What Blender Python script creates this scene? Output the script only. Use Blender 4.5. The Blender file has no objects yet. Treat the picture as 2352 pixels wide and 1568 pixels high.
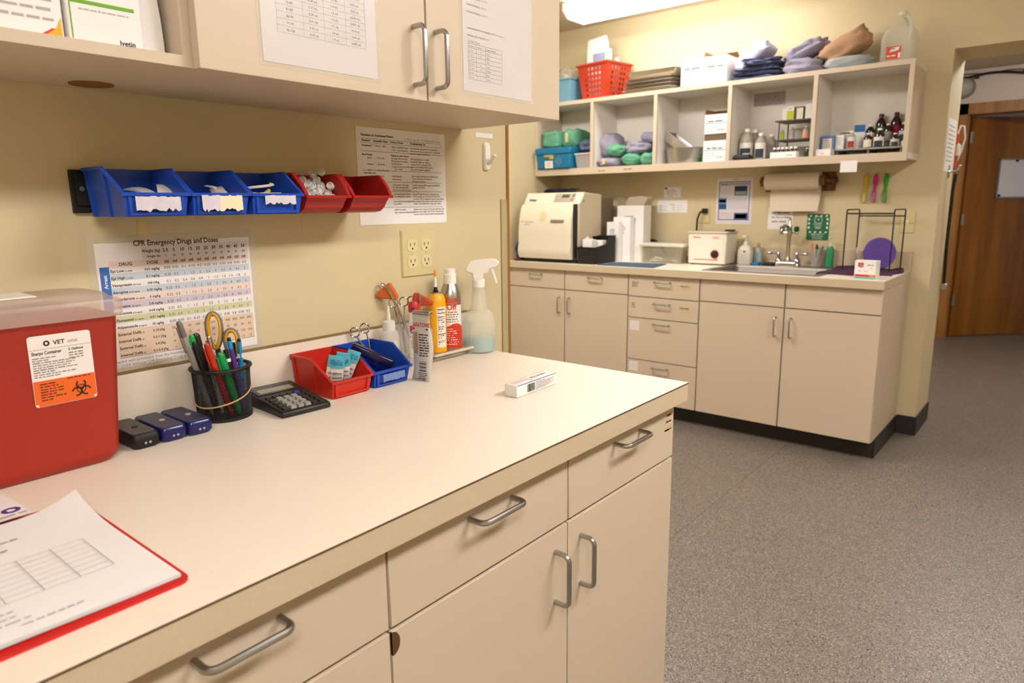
import bpy, math, random
from mathutils import Vector, Matrix, noise
random.seed(7)
S = bpy.context.scene
COL = S.collection
R90 = math.pi/2

# ------------------------------------------------------------------ camera, world, exposure
cam_d = bpy.data.cameras.new('camera'); cam = bpy.data.objects.new('camera', cam_d); COL.objects.link(cam)
S.camera = cam
cam_d.sensor_width = 36.0; cam_d.lens = 24.189; cam_d.clip_start = 0.02; cam_d.clip_end = 60
_r = Vector((0.63425535, -0.77304331, -0.01114445)); _u = Vector((0.15780027, 0.11533138, 0.98071288)); _f = Vector((0.75684822, 0.62378098, -0.19513598))
_m = Matrix((( _r.x, _u.x, -_f.x), (_r.y, _u.y, -_f.y), (_r.z, _u.z, -_f.z))).to_4x4()
_m.translation = Vector((-1.3286369, -1.2568284, 1.283866))
cam.matrix_world = _m
cam_d.dof.use_dof = True; cam_d.dof.focus_distance = 1.32; cam_d.dof.aperture_fstop = 5.6

wd = bpy.data.worlds.new('world'); S.world = wd; wd.use_nodes = True
wd.node_tree.nodes['Background'].inputs[0].default_value = (0.9, 0.92, 1.0, 1); wd.node_tree.nodes['Background'].inputs[1].default_value = 0.15
S.view_settings.view_transform = 'Standard'; S.view_settings.look = 'None'; S.view_settings.gamma = 1.0
S.view_settings.use_curve_mapping = False; S.view_settings.exposure = 1.40
LAMP = 17.0          # emission of the fluorescent lenses

# ------------------------------------------------------------------ materials
def lin(h):
    h = h.lstrip('#'); c = [int(h[i:i+2], 16)/255 for i in (0, 2, 4)]
    return tuple((v/12.92 if v <= 0.04045 else ((v+0.055)/1.055)**2.4) for v in c)
MATS = {}
def mat(name, col, rough=0.5, metal=0.0, spec=0.5, var=0.04, vscale=8.0, bump=0.0, bscale=200.0, alpha=1.0, trans=0.0, ior=1.45, emit=0.0, coat=0.0):
    if name in MATS: return MATS[name]
    m = bpy.data.materials.new(name); m.use_nodes = True
    nt = m.node_tree; b = nt.nodes['Principled BSDF']
    c = lin(col) if isinstance(col, str) else col
    tc = nt.nodes.new('ShaderNodeTexCoord')
    if var > 0:
        n = nt.nodes.new('ShaderNodeTexNoise'); n.inputs['Scale'].default_value = vscale; n.inputs['Detail'].default_value = 4
        nt.links.new(tc.outputs['Object'], n.inputs['Vector'])
        r = nt.nodes.new('ShaderNodeMix'); r.data_type = 'RGBA'
        r.inputs[6].default_value = tuple(v*(1-var) for v in c)+(1,); r.inputs[7].default_value = tuple(min(1, v*(1+var)) for v in c)+(1,)
        nt.links.new(n.outputs[0], r.inputs[0]); nt.links.new(r.outputs[2], b.inputs['Base Color'])
    else:
        b.inputs['Base Color'].default_value = c+(1,)
    b.inputs['Roughness'].default_value = rough; b.inputs['Metallic'].default_value = metal
    b.inputs['Specular IOR Level'].default_value = spec; b.inputs['IOR'].default_value = ior
    b.inputs['Alpha'].default_value = alpha; b.inputs['Transmission Weight'].default_value = trans
    b.inputs['Coat Weight'].default_value = coat
    if emit:
        b.inputs['Emission Color'].default_value = c+(1,); b.inputs['Emission Strength'].default_value = emit
    if bump > 0:
        n2 = nt.nodes.new('ShaderNodeTexNoise'); n2.inputs['Scale'].default_value = bscale; n2.inputs['Detail'].default_value = 3
        nt.links.new(tc.outputs['Object'], n2.inputs['Vector'])
        bp = nt.nodes.new('ShaderNodeBump'); bp.inputs['Strength'].default_value = bump; bp.inputs['Distance'].default_value = 0.001
        nt.links.new(n2.outputs[0], bp.inputs['Height']); nt.links.new(bp.outputs[0], b.inputs['Normal'])
    MATS[name] = m; return m

def speckle_floor():
    m = bpy.data.materials.new('speckled_vinyl'); m.use_nodes = True; nt = m.node_tree; b = nt.nodes['Principled BSDF']
    tc = nt.nodes.new('ShaderNodeTexCoord')
    def vor(scale, seed):
        mp = nt.nodes.new('ShaderNodeMapping'); mp.inputs['Location'].default_value = (seed, seed*2, 0)
        v = nt.nodes.new('ShaderNodeTexVoronoi'); v.inputs['Scale'].default_value = scale
        nt.links.new(tc.outputs['Object'], mp.inputs[0]); nt.links.new(mp.outputs[0], v.inputs['Vector'])
        s = nt.nodes.new('ShaderNodeSeparateColor'); nt.links.new(v.outputs['Color'], s.inputs[0]); return s
    prev = None
    def layer(prev, src, lo, hi, col):
        r = nt.nodes.new('ShaderNodeMapRange'); r.inputs['From Min'].default_value = lo; r.inputs['From Max'].default_value = hi
        nt.links.new(src, r.inputs['Value'])
        x = nt.nodes.new('ShaderNodeMix'); x.data_type = 'RGBA'; nt.links.new(r.outputs[0], x.inputs[0])
        if isinstance(prev, tuple): x.inputs[6].default_value = prev
        else: nt.links.new(prev, x.inputs[6])
        x.inputs[7].default_value = lin(col)+(1,); return x.outputs[2]
    s1, s2, s3 = vor(430, 1), vor(300, 5), vor(380, 9)
    c = layer(lin('6c6258')+(1,), s1.outputs[0], 0.35, 0.75, '7a6f64')
    c = layer(c, s2.outputs[0], 0.84, 0.88, '544c45')
    c = layer(c, s3.outputs[1], 0.88, 0.92, 'a99c88')
    c = layer(c, s2.outputs[2], 0.955, 0.965, '2f2b27')
    nt.links.new(c, b.inputs['Base Color'])
    n = nt.nodes.new('ShaderNodeTexNoise'); n.inputs['Scale'].default_value = 3; nt.links.new(tc.outputs['Object'], n.inputs['Vector'])
    mr = nt.nodes.new('ShaderNodeMapRange'); mr.inputs['To Min'].default_value = 0.34; mr.inputs['To Max'].default_value = 0.5
    nt.links.new(n.outputs[0], mr.inputs['Value']); nt.links.new(mr.outputs[0], b.inputs['Roughness'])
    return m
def wood(name, c1, c2, scale=(18, 18, 1.2), rough=0.45):
    m = bpy.data.materials.new(name); m.use_nodes = True; nt = m.node_tree; b = nt.nodes['Principled BSDF']
    tc = nt.nodes.new('ShaderNodeTexCoord'); mp = nt.nodes.new('ShaderNodeMapping'); mp.inputs['Scale'].default_value = scale
    n = nt.nodes.new('ShaderNodeTexNoise'); n.inputs['Scale'].default_value = 1; n.inputs['Detail'].default_value = 6; n.inputs['Distortion'].default_value = 0.6
    r = nt.nodes.new('ShaderNodeValToRGB'); r.color_ramp.elements[0].position = 0.35; r.color_ramp.elements[1].position = 0.68
    r.color_ramp.elements[0].color = lin(c1)+(1,); r.color_ramp.elements[1].color = lin(c2)+(1,)
    nt.links.new(tc.outputs['Object'], mp.inputs[0]); nt.links.new(mp.outputs[0], n.inputs['Vector']); nt.links.new(n.outputs[0], r.inputs[0]); nt.links.new(r.outputs[0], b.inputs['Base Color'])
    b.inputs['Roughness'].default_value = rough; return m

M_wall = mat('cream_paint', 'd0c099', 0.62, var=0.03, vscale=3, bump=0.06, bscale=90)
M_wall2 = mat('white_paint', 'dccdc0', 0.6, var=0.02, bump=0.05)
M_ceil = mat('ceiling_paint', 'd9cdb4', 0.8, var=0.02, bump=0.1)
M_lam = mat('almond_laminate', 'ccbaa2', 0.42, var=0.025, vscale=5, bump=0.03, bscale=400)
M_top = mat('counter_laminate', 'ecdfcb', 0.36, var=0.02, vscale=14, spec=0.5)
M_edge = mat('edge_laminate', 'c8b698', 0.4, var=0.07, vscale=160)
M_shelfin = mat('shelf_white', 'e6dfd4', 0.55, var=0.02)
M_seam = mat('dark_seam', '5a3a20', 0.7)
M_black = mat('black_rubber', '15130f', 0.55)
M_kick = mat('cove_base', '2b2723', 0.5)
M_steel = mat('brushed_steel', 'b4b2b0', 0.3, metal=1.0, var=0.06, vscale=60)
M_chrome = mat('chrome', 'c0c0c2', 0.1, metal=1.0, var=0)
M_alu = mat('aluminium_can', 'b8b5b0', 0.3, metal=1.0)
M_paper = mat('white_paper', 'ece6e2', 0.7, var=0.01)
M_paper_w = mat('cream_paper', 'e6dccb', 0.7, var=0.01)
M_lamn = mat('clear_lamination', 'f2e8d2', 0.22, var=0.02, alpha=0.30, spec=0.5)
M_ink = mat('black_ink', '26211f', 0.7, var=0)
M_inkg = mat('grey_ink', '857c78', 0.7, var=0)
M_inkl = mat('light_grey_ink', 'b3aaa5', 0.7, var=0)
M_clear = mat('clear_acrylic', 'f4f0e6', 0.08, var=0.02, alpha=0.16, spec=0.6)
M_frost = mat('frosted_plastic', 'efe9dc', 0.4, var=0.03, alpha=0.5)
M_milky = mat('milky_plastic', 'f0ebe0', 0.4, var=0.02, alpha=0.72)
M_white = mat('white_plastic', 'efe9e0', 0.35, var=0.01)
M_whitebox = mat('white_card', 'ebe6e2', 0.6, var=0.015)
M_card = mat('brown_card', 'a98252', 0.75, var=0.06)
M_red = mat('red_plastic', 'c52a1c', 0.38, var=0.03)
M_redd = mat('dark_red_plastic', 'a81f1c', 0.35, var=0.03)
M_sharps = mat('sharps_red', 'a02818', 0.42, var=0.03)
M_blue = mat('blue_plastic', '1d49b0', 0.34, var=0.03)
M_navy = mat('navy_plastic', '1a1c5c', 0.22, var=0.03)
M_orange = mat('orange_rubber', 'c8661f', 0.6, var=0.05)
M_redrub = mat('red_rubber', 'b9412a', 0.6, var=0.05)
M_yellow = mat('yellow_plastic', 'f0a80c', 0.35, var=0.02)
M_teal = mat('teal_plastic', '0e6f97', 0.45, var=0.03)
M_green = mat('green_plastic', '14914f', 0.35)
M_greencloth = mat('green_cloth', '62a07f', 0.9, var=0.1, vscale=30, bump=0.3)
M_greycloth = mat('grey_cloth', '9791a2', 0.9, var=0.08, vscale=30, bump=0.3)
M_bluecloth = mat('slate_blue_cloth', '5f6684', 0.9, var=0.1, vscale=30, bump=0.3)
M_lilac = mat('lilac_cloth', 'b9b4c4', 0.9, var=0.06, vscale=30, bump=0.3)
M_tancloth = mat('tan_cloth', 'b58e6d', 0.9, var=0.06, vscale=30, bump=0.3)
M_palecloth = mat('pale_blue_cloth', 'a7adad', 0.9, var=0.06, vscale=30, bump=0.3)
M_purplecloth = mat('plum_cloth', '451d3f', 0.9, var=0.12, vscale=30, bump=0.3)
M_tape = mat('tan_tape', 'd9bd86', 0.6)
M_plate = mat('ivory_plate', 'd3c391', 0.4, var=0.02)
M_brown = mat('brown_glass', '2a120a', 0.12, var=0.05, coat=0.4)
M_floor = speckle_floor()
M_oak = wood('oak_casing', '8a5a22', 'b07a38', (30, 30, 2.5))
M_door = wood('stained_door', '764300', '945c0e', (9, 9, 0.7), 0.4)
M_dwood = wood('dark_wood', '4a2a10', '8a5a26', (40, 6, 40), 0.4)

# ------------------------------------------------------------------ mesh builder
class G:
    def __init__(s): s.v = []; s.f = []; s.m = []; s.T = None
    def add(s, vs, fs, m=0):
        o = len(s.v); T = s.T
        for p in vs:
            p = Vector(p); s.v.append(tuple(T @ p) if T else tuple(p))
        for q in fs: s.f.append([o+i for i in q]); s.m.append(m)
        return s
    def box(s, x0, x1, y0, y1, z0, z1, m=0):
        x0, x1 = min(x0, x1), max(x0, x1); y0, y1 = min(y0, y1), max(y0, y1); z0, z1 = min(z0, z1), max(z0, z1)
        return s.add([(x0,y0,z0),(x1,y0,z0),(x1,y1,z0),(x0,y1,z0),(x0,y0,z1),(x1,y0,z1),(x1,y1,z1),(x0,y1,z1)],
                     [(3,2,1,0),(4,5,6,7),(0,1,5,4),(1,2,6,5),(2,3,7,6),(3,0,4,7)], m)
    def frus(s, b, t, m=0):   # two rectangles (x0,x1,y0,y1,z)
        (a0,a1,c0,c1,z0), (d0,d1,e0,e1,z1) = b, t
        return s.add([(a0,c0,z0),(a1,c0,z0),(a1,c1,z0),(a0,c1,z0),(d0,e0,z1),(d1,e0,z1),(d1,e1,z1),(d0,e1,z1)],
                     [(3,2,1,0),(4,5,6,7),(0,1,5,4),(1,2,6,5),(2,3,7,6),(3,0,4,7)], m)
    def prism(s, poly, a0, a1, axis='x', m=0):
        n = len(poly)
        def P(p, a): return {'x': (a, p[0], p[1]), 'y': (p[0], a, p[1]), 'z': (p[0], p[1], a)}[axis]
        vs = [P(p, a0) for p in poly]+[P(p, a1) for p in poly]
        return s.add(vs, [tuple(range(n))[::-1], tuple(range(n, 2*n))]+[(i, (i+1) % n, n+(i+1) % n, n+i) for i in range(n)], m)
    def ring(s, loops, m=0, cap0=True, cap1=True):
        n = len(loops[0]); vs = [p for l in loops for p in l]; fs = []
        for k in range(len(loops)-1):
            for i in range(n): fs.append((k*n+i, k*n+(i+1) % n, (k+1)*n+(i+1) % n, (k+1)*n+i))
        if cap0: fs.append(tuple(range(n))[::-1])
        if cap1: fs.append(tuple(range((len(loops)-1)*n, len(loops)*n)))
        return s.add(vs, fs, m)
    def lathe(s, prof, n=24, c=(0,0,0), m=0, sx=1, sy=1, cap0=True, cap1=True):
        return s.ring([[(c[0]+sx*r*math.cos(2*math.pi*i/n), c[1]+sy*r*math.sin(2*math.pi*i/n), c[2]+z) for i in range(n)] for r, z in prof], m, cap0, cap1)
    def rr(s, prof, n=5, c=(0,0,0), m=0, cap0=True, cap1=True):   # rounded-rectangle loft: (hx,hy,rad,z)
        L = []
        for hx, hy, rad, z in prof:
            l = []
            for (sx, sy, a0) in ((1,1,0),(-1,1,90),(-1,-1,180),(1,-1,270)):
                for k in range(n):
                    a = math.radians(a0+90*k/(n-1)); l.append((c[0]+sx*(hx-rad)+rad*math.cos(a), c[1]+sy*(hy-rad)+rad*math.sin(a), c[2]+z))
            L.append(l)
        return s.ring(L, m, cap0, cap1)
    def tube(s, pts, r, n=8, m=0, closed=False, caps=True):
        pts = [Vector(p) for p in pts]; L = []; N = len(pts); up = None
        rs = r if isinstance(r, (list, tuple)) else [r]*N
        for i, p in enumerate(pts):
            if closed: t = pts[(i+1) % N]-pts[i-1]
            else: t = pts[min(i+1, N-1)]-pts[max(i-1, 0)]
            t.normalize()
            if up is None: up = Vector((0,0,1)) if abs(t.z) < 0.9 else Vector((1,0,0))
            a = t.cross(up)
            if a.length < 1e-4: a = t.orthogonal()
            a.normalize(); b = a.cross(t); up = b
            L.append([tuple(p+rs[i]*(math.cos(2*math.pi*k/n)*a+math.sin(2*math.pi*k/n)*b)) for k in range(n)])
        if closed: L.append(L[0])
        return s.ring(L, m, caps and not closed, caps and not closed)
    def cyl(s, p0, p1, r0, r1=None, n=16, m=0): return s.tube([p0, p1], [r0, r0 if r1 is None else r1], n, m)
    def sph(s, c, rx, ry=None, rz=None, n=16, k=8, m=0):
        ry = ry or rx; rz = rz or rx
        return s.ring([[(c[0]+rx*math.sin(a)*math.cos(2*math.pi*i/n), c[1]+ry*math.sin(a)*math.sin(2*math.pi*i/n), c[2]-rz*math.cos(a)) for i in range(n)] for a in [math.pi*(j+0.15)/(k+0.3) for j in range(k+1)]], m)
    def shell(s, w, l, h, t, top=1.0, m=0):   # open box, base w x l, walls t, flaring to top
        a, b = w/2, l/2
        o = [[(-a,-b,0),(a,-b,0),(a,b,0),(-a,b,0)], [(-a*top,-b*top,h),(a*top,-b*top,h),(a*top,b*top,h),(-a*top,b*top,h)],
             [(-a*top+t,-b*top+t,h),(a*top-t,-b*top+t,h),(a*top-t,b*top-t,h),(-a*top+t,b*top-t,h)], [(-a+t,-b+t,t),(a-t,-b+t,t),(a-t,b-t,t),(-a+t,b-t,t)]]
        return s.ring(o, m)
    def build(s, name, mats, parent=None, smooth=True, bevel=0, seg=2, ang=35, sub=0):
        me = bpy.data.meshes.new(name); me.from_pydata(s.v, [], s.f); me.update()
        for mm in (mats if isinstance(mats, (list, tuple)) else [mats]): me.materials.append(mm)
        me.polygons.foreach_set('material_index', s.m)
        if smooth:
            me.shade_smooth(); me.set_sharp_from_angle(angle=math.radians(ang))
        o = bpy.data.objects.new(name, me); COL.objects.link(o)
        if parent: o.parent = parent
        if bevel:
            b = o.modifiers.new('bevel', 'BEVEL'); b.width = bevel; b.segments = seg; b.limit_method = 'ANGLE'; b.angle_limit = math.radians(40)
        if sub:
            q = o.modifiers.new('sub', 'SUBSURF'); q.levels = sub; q.render_levels = sub
        return o

def tag(o, label, cat, group=None):
    o['label'] = label; o['category'] = cat
    if group: o['group'] = group
    return o
def thing(name, label, cat, loc=(0,0,0), rz=0.0, group=None, M=None):
    o = bpy.data.objects.new(name, None); COL.objects.link(o); o.empty_display_size = 0.02
    if M is not None: o.matrix_world = M
    else: o.location = loc; o.rotation_euler = (0, 0, rz)
    return tag(o, label, cat, group)
def struct(name, g, m, bevel=0, smooth=False):
    o = g.build(name, m, smooth=smooth, bevel=bevel); o['kind'] = 'structure'; return o
def copy_tree(o, parent=None):
    c = o.copy(); COL.objects.link(c); c.parent = parent
    for ch in list(o.children): copy_tree(ch, c)
    return c
def frame(o, U, V):
    U = Vector(U).normalized(); V = Vector(V).normalized(); N = U.cross(V)
    m = Matrix(((U.x, V.x, N.x), (U.y, V.y, N.y), (U.z, V.z, N.z))).to_4x4(); m.translation = Vector(o); return m
def onA(x, z, y=0.0): return frame((x, y-0.0006, z), (1,0,0), (0,0,1))          # near wall, faces -y
def onB(y, z, x=2.905): return frame((x-0.0006, y, z), (0,-1,0), (0,0,1))       # far wall, faces -x
FAR = -R90   # rotation of things that face the room from the far wall: local x = right, local y = away

_gc = {}
def glyph(s, bold):
    k = (s, bold)
    if k not in _gc:
        cu = bpy.data.curves.new('t', 'FONT'); cu.body = s; cu.size = 1; cu.resolution_u = 2
        if bold: cu.offset = 0.022
        ob = bpy.data.objects.new('t', cu); me = bpy.data.meshes.new_from_object(ob)
        vs = [(v.co.x, v.co.y) for v in me.vertices]; fs = [tuple(p.vertices) for p in me.polygons]
        w = max([v[0] for v in vs], default=0)
        bpy.data.objects.remove(ob); bpy.data.curves.remove(cu); bpy.data.meshes.remove(me)
        _gc[k] = (vs, fs, w)
    return _gc[k]
class Print(G):      # flat print in the local xy plane of a sheet
    def t(s, txt, x, y, h, al='l', m=0, bold=False, sx=1.0, z=0.0):
        vs, fs, w = glyph(txt, bold); w *= h*sx
        x -= {'l': 0, 'c': w/2, 'r': w}[al]
        return s.add([(x+a*h*sx, y+b*h, z) for a, b in vs], fs, m)
    def r(s, x0, y0, x1, y1, m=0, z=0.0): return s.add([(x0,y0,z),(x1,y0,z),(x1,y1,z),(x0,y1,z)], [(0,1,2,3)], m)
    def hl(s, x0, x1, y, t=0.0004, m=0): return s.r(x0, y-t/2, x1, y+t/2, m)
    def vl(s, x, y0, y1, t=0.0004, m=0): return s.r(x-t/2, y0, x+t/2, y1, m)
    def words(s, x0, x1, y, h, m=0, seed=0, fill=1.0):     # illegible running print
        rnd = random.Random(seed); x = x0; end = x0+(x1-x0)*fill
        while x < end-h:
            w = h*rnd.uniform(1.2, 4.2); s.r(x, y, min(x+w, end), y+h*rnd.uniform(0.55, 0.75), m); x += w+h*0.55
        return s
    def band(s, x0, y0, x1, y1, m=0, n=10):
        for i in range(n): s.r(x0+(x1-x0)*i/n, y0, x0+(x1-x0)*(i+1)/n, y1, m)
        return s
    def disc(s, x, y, r, n=20, m=0, z=0.0):
        return s.add([(x+r*math.cos(2*math.pi*i/n), y+r*math.sin(2*math.pi*i/n), z) for i in range(n)], [tuple(range(n))], m)
    def arc(s, x, y, r0, r1, a0, a1, n=14, m=0):
        vs = []
        for i in range(n+1):
            a = math.radians(a0+(a1-a0)*i/n); vs += [(x+r0*math.cos(a), y+r0*math.sin(a), 0), (x+r1*math.cos(a), y+r1*math.sin(a), 0)]
        return s.add(vs, [(2*i, 2*i+1, 2*i+3, 2*i+2) for i in range(n)], m)
    def put(s, parent, mats, M=None, name='print'):
        if M is not None: s.v = [tuple(M @ Vector(p)) for p in s.v]
        return s.build(name, mats, parent, smooth=False)

def sheet_mesh(w, h, curl=0.0, n=10, thick=0.0003, seed=1):
    g = G(); vs = []
    for j in range(n+1):
        for i in range(n+1):
            u, v = i/n, j/n
            z = curl*(0.6*(u-0.5)**2*2+0.5*max(0, v-0.75)*2*(1-u)+0.35*max(0, 0.3-v)*u*3)
            vs.append((u*w, v*h, thick+z))
    fs = [(j*(n+1)+i, j*(n+1)+i+1, (j+1)*(n+1)+i+1, (j+1)*(n+1)+i) for j in range(n) for i in range(n)]
    return g.add(vs, fs)
def sheet(name, label, cat, M, w, h, m=None, lam=0.0, group=None):
    t = thing(name, label, cat, M=M, group=group)
    G().box(0, w, 0, h, 0, 0.0004).build('page', m or M_paper, t, smooth=False)
    if lam: G().box(-lam, w+lam, -lam, h+lam, -0.0002, -0.00005).build('lamination', M_lamn, t, smooth=False)
    return t

def pull(parent, a, b, n, r=0.0045, proj=0.03):
    a, b, n = Vector(a), Vector(b), Vector(n); d = (b-a).normalized(); c = 0.012; pts = [a, a+n*(proj-c)]
    for k in range(1, 5):
        t = R90*k/4; pts.append(a+n*(proj-c)+n*c*math.sin(t)+d*c*(1-math.cos(t)))
    for k in range(0, 5):
        t = R90*k/4; pts.append(b+n*(proj-c)+n*c*math.cos(t)-d*c*(1-math.sin(t)))
    pts.append(b)
    return G().tube(pts, r, 10).build('handle', M_steel, parent)

# ================================================================== the setting
fl = struct('floor', G().box(-3.3, 9.0, -3.8, 1.9, -0.06, 0.0), M_floor)
sm = G().box(0.2, 2.33, -0.1512, -0.1488, 0, 0.0004).build('seam', mat('floor_seam', '6a5136', 0.6), fl, smooth=False)
sm2 = G().box(-0.2, 2.9, -1.98, -1.978, 0, 0.0004).build('seam', MATS['floor_seam'], fl, smooth=False)
struct('ceiling', G().box(-3.3, 3.28, -3.8, 1.9, 2.47, 2.55).box(3.28, 9.0, -3.8, 1.9, 2.40, 2.55), M_ceil)
struct('wall_near', G().box(-3.3, 0.178, 0, 0.12, 0, 2.47), M_wall)
struct('trim_1', G().box(0.178, 0.188, -0.003, 0.123, 0, 2.47), mat('brown_edge_trim', '9a6a30', 0.5))
struct('wall_far', G().box(2.905, 3.28, -0.655, 1.9, 0, 2.47).box(2.905, 3.28, -1.75, -0.655, 2.022, 2.47).box(2.905, 3.28, -3.8, -1.75, 0, 2.47), M_wall)
struct('wall_left', G().box(-1.0, 2.905, 1.757, 1.87, 0, 2.47), M_wall)
struct('wall_alcove', G().box(-1.1, -1.0, 0.12, 1.87, 0, 2.47), M_wall)
struct('wall_back', G().box(-3.3, 2.905, -3.8, -3.7, 0, 2.47), M_wall)
struct('wall_rear', G().box(-3.4, -3.3, -3.8, 0.12, 0, 2.47), M_wall)
g = G().box(6.2, 6.32, -0.345, 1.9, 0, 2.4).box(6.2, 6.32, -3.8, -1.27, 0, 2.4).box(6.2, 6.32, -1.27, -0.345, 2.03, 2.4)
struct('wall_hall', g, M_wall2)
struct('wall_hall_left', G().box(3.28, 6.2, 0.95, 1.05, 0, 2.4), M_wall2)
struct('wall_hall_right', G().box(3.28, 6.2, -2.95, -2.85, 0, 2.4), M_wall2)
struct('wall_end', G().box(8.9, 9.0, -3.8, 1.9, 0, 2.4), M_wall2)
struct('baseboard_far', G().box(2.897, 2.905, -0.655, -0.565, 0, 0.105).box(2.897, 3.285, -0.663, -0.655, 0, 0.105), M_kick)

# hall door behind the opening
g = G()
g.box(6.176, 6.2, -0.345, -0.253, 0, 2.115).box(6.176, 6.2, -1.36, -1.27, 0, 2.115).box(6.176, 6.2, -1.36, -0.253, 2.022, 2.115)
g.box(6.2, 6.32, -0.358, -0.345, 0, 2.03).box(6.2, 6.32, -1.27, -1.257, 0, 2.03).box(6.2, 6.32, -1.27, -0.345, 2.018, 2.03)
struct('trim_2', g, M_oak)
dr = thing('door_1', 'brown stained wood door standing ajar in oak casing', 'door', (6.30, -0.36, 0), math.radians(-45)); dr['kind'] = 'structure'
del dr['category']
G().box(0, 0.9, -0.02, 0.02, 0.012, 2.012).build('leaf', M_door, dr, bevel=0.002)
for z in (0.3, 1.05, 1.78):
    G().box(-0.012, 0.02, -0.026, -0.02, z, z+0.1).cyl((-0.006, -0.028, z), (-0.006, -0.028, z+0.1), 0.007, n=10).build('hinge', M_steel, dr)
G().cyl((0.84, -0.02, 0.98), (0.84, -0.055, 0.98), 0.012).sph((0.84, -0.075, 0.98), 0.027).build('knob', M_steel, dr)
wb = thing('whiteboard', 'small white board with aluminium frame on the wood door', 'whiteboard', M=dr.matrix_basis.copy() @ Matrix.Translation((0.31, -0.0215, 1.30)) @ Matrix.Rotation(R90, 4, 'X'))
G().box(0, 0.46, 0, 0.335, 0, 0.008).build('board', mat('board_white', 'd6d3d6', 0.25), wb, smooth=False)
g = G()
for (a, b, c, d) in ((-0.01, 0.47, -0.01, 0.004), (-0.01, 0.47, 0.331, 0.345), (-0.01, 0.004, -0.01, 0.345), (0.456, 0.47, -0.01, 0.345)): g.box(a, b, c, d, 0, 0.013)
g.build('frame', mat('grey_alu', '8f8f93', 0.4, metal=0.6), wb)
for x, y in ((0.02, 0.015), (0.44, 0.015), (0.16, 0.325)): G().cyl((x, y, 0.008), (x, y, 0.016), 0.012, n=12).build('clip', M_black, wb)
t = thing('ceiling_cable', 'black cables clipped along the top of the white hall wall', 'cable')
G().tube([(6.17, 0.4-0.04*i, 2.335+0.02*math.sin(i*0.35)*(1 if i > 16 else 0.3)) for i in range(50)], 0.011, 6).build('cable', M_black, t)
G().tube([(6.185, 0.4-0.05*i, 2.36+0.006*math.sin(i)) for i in range(40)], 0.006, 6).build('cable', mat('grey_cable', '6d655f', 0.6), t)
for y in (-0.38, -0.72): G().box(6.155, 6.2, y-0.015, y+0.015, 2.32, 2.352).build('clip', M_black, t)
t = thing('wall_dome', 'round grey dome fitting on the white hall wall above the door', 'dome light')
G().lathe([(0.095, 0), (0.095, 0.02), (0.08, 0.035)], 24).build('base', mat('dome_base', '8d877c', 0.5), t)
G().lathe([(0.075, 0.035), (0.07, 0.06), (0.045, 0.085), (0.015, 0.094)], 24).build('dome', mat('dome_grey', 'b6b8ae', 0.35), t)
t.matrix_world = frame((6.199, -0.285, 2.255), (0,-1,0), (0,0,1))

# things on the jamb of the opening (plane y = -0.655, facing -y)
t = sheet('jamb_notice', 'white paper notice taped inside the opening beside the shelves', 'paper', onA(2.95, 1.43, -0.655), 0.28, 0.27)
p = Print()
for i in range(9): p.words(0.03, 0.24, 0.23-i*0.022, 0.008, 0, i)
p.put(t, [M_inkg], Matrix.Translation((0, 0, 0.0006)))
t = thing('coat_hook', 'chrome coat hook on the side of the opening', 'hook', (3.12, -0.656, 1.42))
G().box(-0.015, 0.015, -0.004, 0, -0.02, 0.045).build('plate', M_chrome, t, bevel=0.001)
G().tube([(0, -0.003, 0.01), (0, -0.03, 0.012), (0, -0.045, 0.02), (0, -0.05, 0.035)], 0.005, 8).sph((0, -0.05, 0.038), 0.008).build('prong', M_chrome, t)
t = thing('leash', 'black leash hanging down the side of the opening', 'leash', (3.13, -0.662, 1.33))
G().tube([(0, -0.028, 0.09), (0.0, -0.022, 0.0), (0.06, -0.014, -0.3), (0.13, -0.012, -0.52)], 0.008, 8).build('strap', M_black, t)
G().box(0.11, 0.15, -0.03, 0, -0.55, -0.515).build('clip', M_steel, t, bevel=0.004)
t = thing('wall_phone', 'red and white handset with looped white cord beside the opening', 'phone', (3.36, -0.612, 1.52))
G().box(-0.02, 0.05, -0.042, 0.02, -0.07, 0.13).build('base', M_red, t, bevel=0.008)
G().box(-0.025, 0.04, -0.055, -0.038, 0.0, 0.07).build('handset', M_white, t, bevel=0.01)
G().tube([(0.02, -0.03, 0.1), (0.02, -0.045, 0.17), (0.02, -0.062, 0.165), (0.02, -0.072, 0.1), (0.02, -0.06, 0.03), (0.02, -0.045, -0.02)], 0.0045, 8).build('cord', M_white, t)
G().box(-0.14, -0.115, -0.02, 0.02, 0.02, 0.06).build('bracket', M_steel, t, bevel=0.002)
del_t = None

# ================================================================== ceiling lamps
def wrap_lamp(label, cx, cy, z, rz, L=1.22, W=0.26, k=1.0):
    t = thing('ceiling_light', label, 'ceiling light', (cx, cy, z), rz, 'fluorescent ceiling lights')
    G().box(-L/2, L/2, -0.075, 0.075, -0.03, 0).build('housing', M_white, t)
    prof = [(-W/2, -0.025), (-W/2, -0.062), (-W/2+0.045, -0.098), (W/2-0.045, -0.098), (W/2, -0.062), (W/2, -0.025)]
    lm = mat('lamp_lens', (1.0, 0.985, 1.0), 0.4, var=0, emit=LAMP*k) if k == 1.0 else mat('lamp_lens_%d' % int(k*100), (1.0, 0.985, 1.0), 0.4, var=0, emit=LAMP*k)
    G().prism(prof, -L/2+0.012, L/2-0.012, 'x').build('lens', lm, t, smooth=False)
    cap = [(-W/2-0.004, -0.022), (-W/2-0.004, -0.065), (-W/2+0.043, -0.102), (W/2-0.043, -0.102), (W/2+0.004, -0.065), (W/2+0.004, -0.022)]
    for s in (-1, 1): G().prism(cap, s*(L/2-0.012), s*L/2, 'x').build('end_cap', mat('cap_cream', 'e9dcc0', 0.4), t, smooth=False)
    return t
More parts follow.
